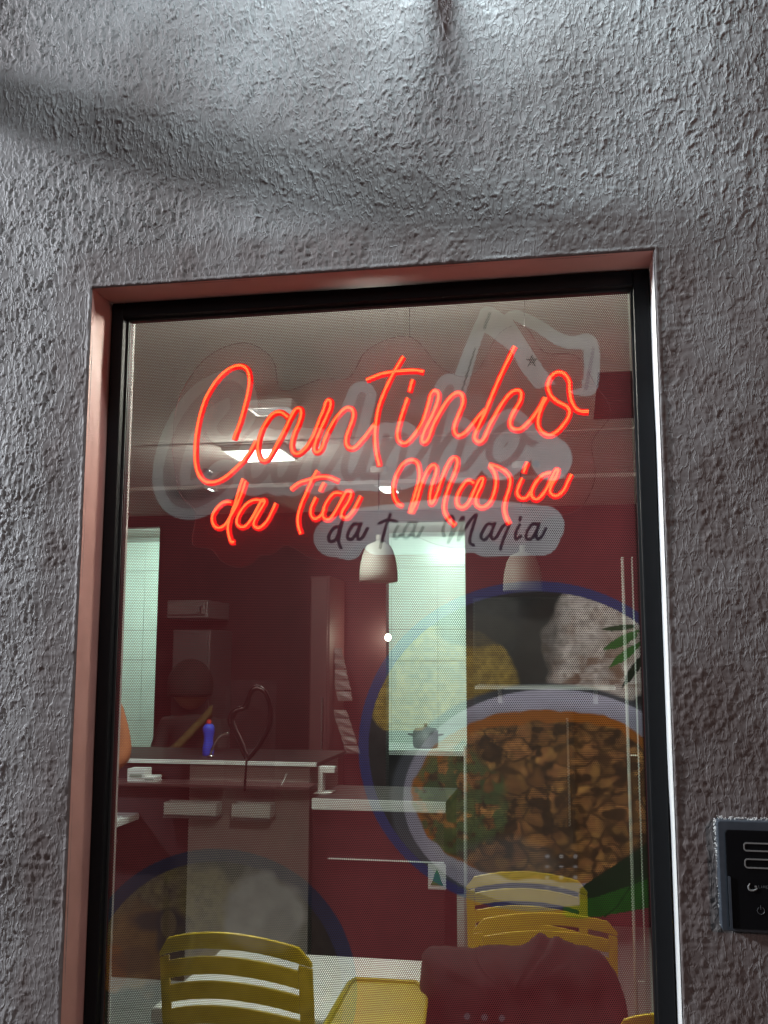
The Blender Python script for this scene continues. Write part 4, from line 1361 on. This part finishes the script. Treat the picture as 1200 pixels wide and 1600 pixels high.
# ---------------- chairs and tables
def make_chair(label, loc, rz, scale=1.0, w_=.175):
    t = thing('plastic_chair', label, 'chair', loc, rz, 'yellow plastic chairs')
    t.scale = (scale,) * 3
    yb = lambda x: .035 * (x / w_) ** 2          # the back wraps round the sitter

    def band(x0, x1, zf0, zf1, th=.009, n=14):
        vs, fs = [], []
        for i in range(n + 1):
            x = x0 + (x1 - x0) * i / n
            y = yb(x)
            for (dy, z) in ((0, zf0(x)), (th, zf0(x)), (th, zf1(x)), (0, zf1(x))):
                lean = -(z - .44) * .16
                vs.append((x, y + dy + lean, z))
        for i in range(n):
            for j in range(4):
                a_, b_ = i * 4 + j, i * 4 + (j + 1) % 4
                fs.append((a_, b_, b_ + 4, a_ + 4))
        fs += [(0, 3, 2, 1), (n * 4, n * 4 + 1, n * 4 + 2, n * 4 + 3)]
        return vs, fs
    arch = lambda x: .034 * (1 - (x / w_) ** 2)
    fr = MB()
    top0, top1 = lambda x: .803 + arch(x), lambda x: .834 + arch(x) - .022 * max(0, abs(x) / w_ - .86) / .14
    fr.add(*band(-w_, w_, top0, top1))
    for s_ in (-1, 1):
        x0, x1 = (s_ * w_, s_ * (w_ - .024)) if s_ < 0 else (w_ - .024, w_)
        fr.add(*band(x0, x1, lambda x: .42, lambda x: .8005 + arch(x), n=3))
    fr.obj('backrest_frame', YEL, t, bevel=.002)
    for k in range(6):
        zc_ = .8185 - (k + 1) * .047
        MB().add(*band(-w_ + .0245, w_ - .0245, lambda x: zc_ - .0170 + arch(x), lambda x: zc_ + .0170 + arch(x))).obj('slat', YEL, t, bevel=.0015)
    st = MB()
    sp = rrect(-w_ - .01, -.0, w_ + .01, .38, .05)
    st.add([(x, y, .425) for x, y in sp] + [(x, y, .445 + .0) for x, y in sp], [tuple(range(len(sp)))[::-1], tuple(range(len(sp), 2 * len(sp)))] + [(i, (i + 1) % len(sp), len(sp) + (i + 1) % len(sp), len(sp) + i) for i in range(len(sp))])
    st.obj('seat', YEL, t, bevel=.004)
    for sx in (-1, 1):
        for sy in (0, 1):
            MB().tube([(sx * (w_ - .01), .03 + sy * .32, .43), (sx * (w_ + .015), -.0 + sy * .38, 0)], [.019, .013], 8).obj('leg', YEL, t)
    return t

def chair_at(pxc, py_top, dist, label, rz=0, scale=1.0, w_=.175):
    Y = EYE[1] + dist
    p = at(pxc, py_top, Y)
    return make_chair(label, (p[0], Y, FLZ), rz, scale * (p[2] - FLZ) / .875, w_)

chair_at(374, 1438, 2.12, 'yellow slatted plastic chair pushed to the white table, lower left', math.radians(-4), w_=.158)
sz = .8745
sp4 = [atz(x, y, sz) for x, y in ((545, 1537), (556, 1531), (650, 1536), (664, 1546), (666, 1566), (650, 1700), (452, 1700))]
sc4 = np.mean(sp4, axis=0)
ring = [(p[0] - sc4[0], p[1] - sc4[1]) for p in sp4]
nr = len(ring)
tr_ = thing('serving_tray', 'flat yellow green tray lying on the near part of the white table', 'tray', (sc4[0], sc4[1], .8605))
MB().add([(x, y, .014) for x, y in ring] + [(x * .96, y * .96, 0) for x, y in ring], [tuple(range(nr)), tuple(range(2 * nr - 1, nr - 1, -1))] + [(i, i + nr, (i + 1) % nr + nr, (i + 1) % nr) for i in range(nr)]).obj('tray_base', mat('lime_yellow_plastic', (.42, .34, .02), .45, var=.15, scale=9), tr_)
MB().tube([(x * .985, y * .985, .016) for x, y in ring + [ring[0]]], .006, 6, cap=False).obj('rim', mat('lime_yellow_plastic', (.42, .34, .02)), tr_)
chair_at(822, 1350, 3.00, 'yellow chair farther back, its rail under the printed bowl', 0, w_=.165)
chair_at(850, 1412, 2.72, 'yellow chair standing just behind the dark jacket', math.radians(6), w_=.185)
chair_at(1050, 1556, 1.95, 'orange yellow chair in the bottom right corner of the window', 0, w_=.10)

def table(label, x0, x1, y0, y1, z, lg=True):
    t = thing('table', label, 'table', ((x0 + x1) / 2, (y0 + y1) / 2, FLZ))
    w_, d_ = (x1 - x0) / 2, (y1 - y0) / 2
    MB().box((-w_, -d_, z - FLZ - .03), (w_, d_, z - FLZ)).obj('table_top', WHITE, t, bevel=.004)
    for sx in (-1, 1):
        for sy in (-1, 1):
            MB().tube([(sx * (w_ - .04), sy * (d_ - .04), 0), (sx * (w_ - .04), sy * (d_ - .04), z - FLZ - .03)], .014, 8).obj('leg', STEEL, t)
tz = .86
far = atz(570, 1496, tz)
xa, xb = at(345, 1500, far[1])[0], at(690, 1500, far[1])[0]
table('white square table behind the yellow slatted chair', xa, xb, far[1] - .44, far[1], tz)
far = atz(210, 1264, tz)
table('white table end far back at the left edge', at(120, 1270, far[1])[0], at(232, 1270, far[1])[0], far[1] - .55, far[1], tz)

# thin uprights
def post(px, y0, y1, Y, r, name, label, cat, M, px2=None, floor=True):
    a = at(px, y0, Y)
    b = at(px2 or px, y1, Y)
    t = thing(name, label, cat, (b[0], Y, FLZ if floor else b[2]))
    z0 = 0
    MB().tube([(0, 0, z0), (a[0] - b[0], 0, a[2] - (FLZ if floor else b[2]))], r, 10).obj('upright', M, t, smooth=True)
    MB().lathe([(0, 0), (.05, 0), (.045, .012), (0, .014)]).obj('foot', M, t)
    return t

WP = mat('white_enamelled_steel', (.78, .85, .80), .3)
post(170, 1502, 1640, 1.2, .0075, 'barrier_post', 'short white post at the bottom left corner of the window', 'post', WP)
post(727, 1165, 1480, 2.9, .007, 'display_post', 'thin white upright left of the big printed bowl', 'post', mat('pale_post', (.35, .38, .35), .4))
WP2 = mat('grey_enamelled_steel', (.40, .46, .43), .4)
rk = thing('steel_rack', 'white rack with two thin uprights close to the right frame', 'rack', (at(990, 1400, 1.6)[0], 1.6, FLZ))
ra, rb_ = at(976, 870, 1.6), at(991, 1590, 1.6)
rc2, rd = at(993, 870, 1.6), at(1005, 1590, 1.6)
for (u, v, r_) in ((ra, rb_, .0045), (rc2, rd, .0024)):
    xm = (u[0] + v[0]) / 2 - rk.location[0]
    MB().tube([(xm + (v[0] - u[0]) * .0, 0, 0), (xm, 0, u[2] - FLZ)], r_, 8).obj('upright', WP2, rk, smooth=True)
x_a, x_b = (ra[0] + rb_[0]) / 2 - rk.location[0], (rc2[0] + rd[0]) / 2 - rk.location[0]
for k in (1, 3):
    MB().tube([(x_a + .004, 0, .3 + k * .3), (x_b - .003, 0, .3 + k * .3)], .002, 6).obj('rung', WP, rk)
MB().box((x_a - .05, -.12, -.0), (x_b + .05, .12, .012)).obj('foot', WP, rk)

# dark box near the ceiling at the right
a, b = at(932, 540, 1.75), at(1080, 540, 1.75)
tag(MB().box((a[0], 1.75, a[2]), (b[0], 2.4, CEZ - .001)).obj('duct_box', WINE, bevel=.004), 'dark wine boxed duct under the ceiling at the upper right', 'duct')

# jacket heaped over a chair
def jacket():
    Y = EYE[1] + 2.32
    out = [(655, 1503), (668, 1486), (700, 1480), (738, 1488), (762, 1478), (812, 1474), (832, 1465), (862, 1467), (884, 1476), (922, 1482), (950, 1502), (972, 1548), (985, 1600), (990, 1680), (660, 1680), (664, 1600), (655, 1540)]
    sp = spline(out + [out[0]], 6)[:-1]
    sp = sp + np.array([[7 * float(vnoise(np.array(i * .23), np.array(.5), 5)), 9 * float(vnoise(np.array(i * .31), np.array(.5), 6))] for i in range(len(sp))])
    poly = np.array([at(x, y, Y)[[0, 2]] for x, y in sp])
    c = poly.mean(0)
    vs, fs = [], []
    rings, n = 14, len(poly)
    for k in range(rings + 1):
        s_ = 1 - k / rings * .97
        dep = .10 * math.sqrt(max(0, 1 - s_ ** 2.2))
        for i in range(n):
            p = c + (poly[i] - c) * s_
            f = .045 * float(fbm(np.array(p[0] / .11 + p[1] / .3), np.array(p[1] / .22), 77, 3)) + .022 * float(fbm(np.array(p[0] / .04), np.array(p[1] / .09), 78, 2))
            vs.append((p[0], Y - dep + f * min(1, k / 2), p[1]))
    for k in range(rings):
        for i in range(n):
            j = (i + 1) % n
            fs.append((k * n + i, k * n + j, (k + 1) * n + j, (k + 1) * n + i))
    fs.append(tuple(rings * n + i for i in range(n)))
    m0 = len(vs)
    vs += [(v[0], Y + .06, v[2] - .01) for v in vs[:n]]
    for i in range(n):
        j = (i + 1) % n
        fs.append((i, j, m0 + j, m0 + i))
    fs.append(tuple(m0 + i for i in range(n)))
    o = MB().add(vs, fs).obj('jacket', mat('dark_wine_cloth', (.010, .004, .005), .9, var=.3, scale=25, bump=.5), smooth=True)
    tag(o, 'dark wine jacket heaped over a chair back at the lower right', 'jacket')
jacket()

# ---------------- people
def skin_body(name, joints, edges, radii, M, parent):
    names = list(joints)
    me = bpy.data.meshes.new(name)
    me.from_pydata([joints[k] for k in names], [(names.index(a), names.index(b)) for a, b in edges], [])
    o = link(name, me, parent, M)
    sk = o.modifiers.new('skin', 'SKIN')
    sk.use_smooth_shade = True
    for i, k in enumerate(names):
        r = radii[k]
        v = me.skin_vertices[0].data[i]
        v.radius = r if isinstance(r, tuple) else (r, r)
        v.use_root = (k == 'pelvis')
    ss = o.modifiers.new('sub', 'SUBSURF')
    ss.levels = 2
    ss.render_levels = 2
    return o

SKIN = mat('brown_skin', (.30, .14, .08), .5, var=.06)
HAIR = mat('dark_hair', (.012, .009, .008), .95, var=.2, scale=60, bump=.3)

def head(parent, c, r, turn=0.0, hair=True, hat=None):
    """egg shaped head with nose, brow, ears; faces -y before turning"""
    me = bpy.data.meshes.new('head')
    bm = bmesh.new()
    bmesh.ops.create_uvsphere(bm, u_segments=28, v_segments=20, radius=1)
    for v in bm.verts:
        x, y, z = v.co
        sx = .76 - .12 * max(0, -z)
        yy = y * .92
        if z < 0:
            yy -= .10 * -z * (y < 0)
        nose = math.exp(-((x / .13) ** 2 + ((z + .08) / .16) ** 2)) * (y < 0)
        eye = math.exp(-(((abs(x) - .30) / .16) ** 2 + ((z - .06) / .10) ** 2)) * (y < 0)
        lips = math.exp(-((x / .22) ** 2 + ((z + .42) / .07) ** 2)) * (y < 0)
        yy -= .20 * nose - .08 * eye + .05 * lips
        ear = math.exp(-(((y - .05) / .12) ** 2 + (z / .18) ** 2)) * (abs(x) > .8)
        v.co = (x * sx + math.copysign(.12 * ear, x), yy, z * 1.05)
    bm.to_mesh(me)
    bm.free()
    me.shade_smooth()
    h = link('head', me, parent, SKIN, c)
    h.scale = (r, r, r)
    h.rotation_euler = (0, 0, turn)
    me2 = bpy.data.meshes.new('hair')
    bm = bmesh.new()
    bmesh.ops.create_uvsphere(bm, u_segments=24, v_segments=16, radius=1)
    dl = [v for v in bm.verts if v.co.z < (-.55 if hat else -.25) or (not hat and v.co.y < -.45 and v.co.z < .45) or (v.co.y < -.75 and v.co.z < .2)]
    bmesh.ops.delete(bm, geom=dl, context='VERTS')
    for v in bm.verts:
        v.co = Vector((v.co.x * .86, v.co.y * 1.03 + .03, v.co.z * 1.13))
    bm.to_mesh(me2)
    bm.free()
    me2.shade_smooth()
    g = link('hair', me2, h, HAIR)
    so = g.modifiers.new('s', 'SOLIDIFY')
    so.thickness = -.10
    return h

def hand(parent, wrist, d, M):
    d = Vector(d).normalized()
    side = d.cross(Vector((0, 0, 1))).normalized()
    mb = MB()
    W_ = Vector(wrist)
    mb.tube([W_, W_ + d * .03, W_ + d * .08], [.022, .034, .032], 8)
    for i, ln in enumerate((.065, .075, .07, .055)):
        b0 = W_ + d * .075 + side * (-.027 + i * .018)
        mb.tube([b0, b0 + d * ln * .5, b0 + d * ln + Vector((0, 0, -.022))], [.0085, .0080, .0065], 6)
    b0 = W_ + d * .03 - side * .026
    mb.tube([b0, b0 - side * .025 + d * .025, b0 - side * .03 + d * .055], [.011, .010, .008], 6)
    mb.obj('hand', M, parent, smooth=True)

# person standing behind the counter, bent forward a little
PYc = 4.0
hp_ = at(297, 1072, PYc)
p1 = thing('person', 'person in dark clothes with a yellow sash standing behind the serving counter', 'person', (hp_[0], PYc + .05, FLZ))
hx, hz = 0.0, hp_[2] - FLZ
J = dict(pelvis=(0.0, .08, hz - .62), waist=(0, .06, hz - .45), chest=(-.01, .0, hz - .28), neck=(0, -.02, hz - .15), shl=(-.16, .0, hz - .22), ell=(-.20, -.08, hz - .46), wrl=(-.10, -.26, hz - .52), shr=(.15, .0, hz - .22), elr=(.20, -.06, hz - .46), wrr=(.12, -.26, hz - .50), hl=(-.08, .08, hz - .68), kl=(-.09, .02, hz - .98), al=(-.09, .06, .07), hr=(.08, .08, hz - .68), kr=(.09, .02, hz - .98), ar=(.09, .06, .07))
E_ = [('pelvis', 'waist'), ('waist', 'chest'), ('chest', 'neck'), ('chest', 'shl'), ('shl', 'ell'), ('ell', 'wrl'), ('chest', 'shr'), ('shr', 'elr'), ('elr', 'wrr'), ('pelvis', 'hl'), ('hl', 'kl'), ('kl', 'al'), ('pelvis', 'hr'), ('hr', 'kr'), ('kr', 'ar')]
Rr = dict(pelvis=(.13, .10), waist=(.12, .09), chest=(.14, .10), neck=.05, shl=.055, ell=.04, wrl=.028, shr=.055, elr=.04, wrr=.028, hl=.085, kl=.06, al=.04, hr=.085, kr=.06, ar=.04)
skin_body('clothed_body', J, E_, Rr, mat('dark_kitchen_clothes', (.030, .020, .020), .8, var=.2), p1)
head(p1, (0, -.04, hz), .122, turn=2.7, hat=True)
hand(p1, J['wrl'], (.3, -1, -.1), SKIN)
hand(p1, J['wrr'], (-.3, -1, -.1), SKIN)
sash = spline([(.15, -.10, hz - .13), (.06, -.17, hz - .24), (-.04, -.18, hz - .34), (-.14, -.15, hz - .41), (-.20, -.08, hz - .45)], 5)
ms = MB()
vs = []
for p in sash:
    vs += [(p[0], p[1], p[2] + .035), (p[0], p[1] - .012, p[2]), (p[0], p[1], p[2] - .040), (p[0], p[1] + .01, p[2])]
n_ = len(sash)
ms.add(vs, [(i * 4 + j, i * 4 + (j + 1) % 4, (i + 1) * 4 + (j + 1) % 4, (i + 1) * 4 + j) for i in range(n_ - 1) for j in range(4)] + [(0, 1, 2, 3), tuple((n_ - 1) * 4 + q_ for q_ in (3, 2, 1, 0))])
ms.obj('yellow_sash', mat('yellow_cloth', (.13, .085, .025), .9), p1, smooth=True)
# person seated at the far left, only the shoulder and arm show beside the frame
PY2 = 2.55
sp_ = at(176, 1128, PY2)
p2 = thing('person', 'person in an orange brown top half hidden by the left frame', 'person', (sp_[0] - .085, PY2, FLZ))
zz = sp_[2] - FLZ + .16
J2 = dict(pelvis=(-.05, 0, zz - .52), waist=(-.04, 0, zz - .36), chest=(-.03, 0, zz - .18), neck=(-.03, 0, zz - .02), shl=(-.18, 0, zz - .10), ell=(-.24, -.05, zz - .34), wrl=(-.15, -.24, zz - .36), shr=(.08, 0, zz - .10), elr=(.155, -.05, zz - .30), wrr=(.10, -.25, zz - .34), hl=(-.13, -.05, zz - .56), kl=(-.15, -.42, zz - .54), al=(-.15, -.40, .06), hr=(.04, -.05, zz - .56), kr=(.05, -.42, zz - .54), ar=(.05, -.40, .06))
OR = mat('orange_brown_cloth', (.36, .12, .045), .8, var=.12)
skin_body('clothed_body', J2, E_, {**Rr, 'elr': .05, 'shr': .06}, OR, p2)
head(p2, (-.03, -.03, zz + .14), .12, turn=-.6)
hand(p2, J2['wrl'], (.2, -1, -.1), SKIN)
hand(p2, J2['wrr'], (-.2, -1, -.1), SKIN)
sl = thing('stool', 'dark stool under the seated person, hidden by the left frame', 'stool', (p2.location[0] - .05, PY2, FLZ))
MB().lathe([(0, zz - .66), (.15, zz - .66), (.16, zz - .64), (.15, zz - .61), (0, zz - .61)]).obj('seat', DARK, sl, smooth=True)
for k in range(4):
    a_ = k * math.pi / 2 + .78
    MB().tube([(.09 * math.cos(a_), .09 * math.sin(a_), zz - .66), (.15 * math.cos(a_), .15 * math.sin(a_), 0)], .012, 8).obj('leg', DARK, sl)
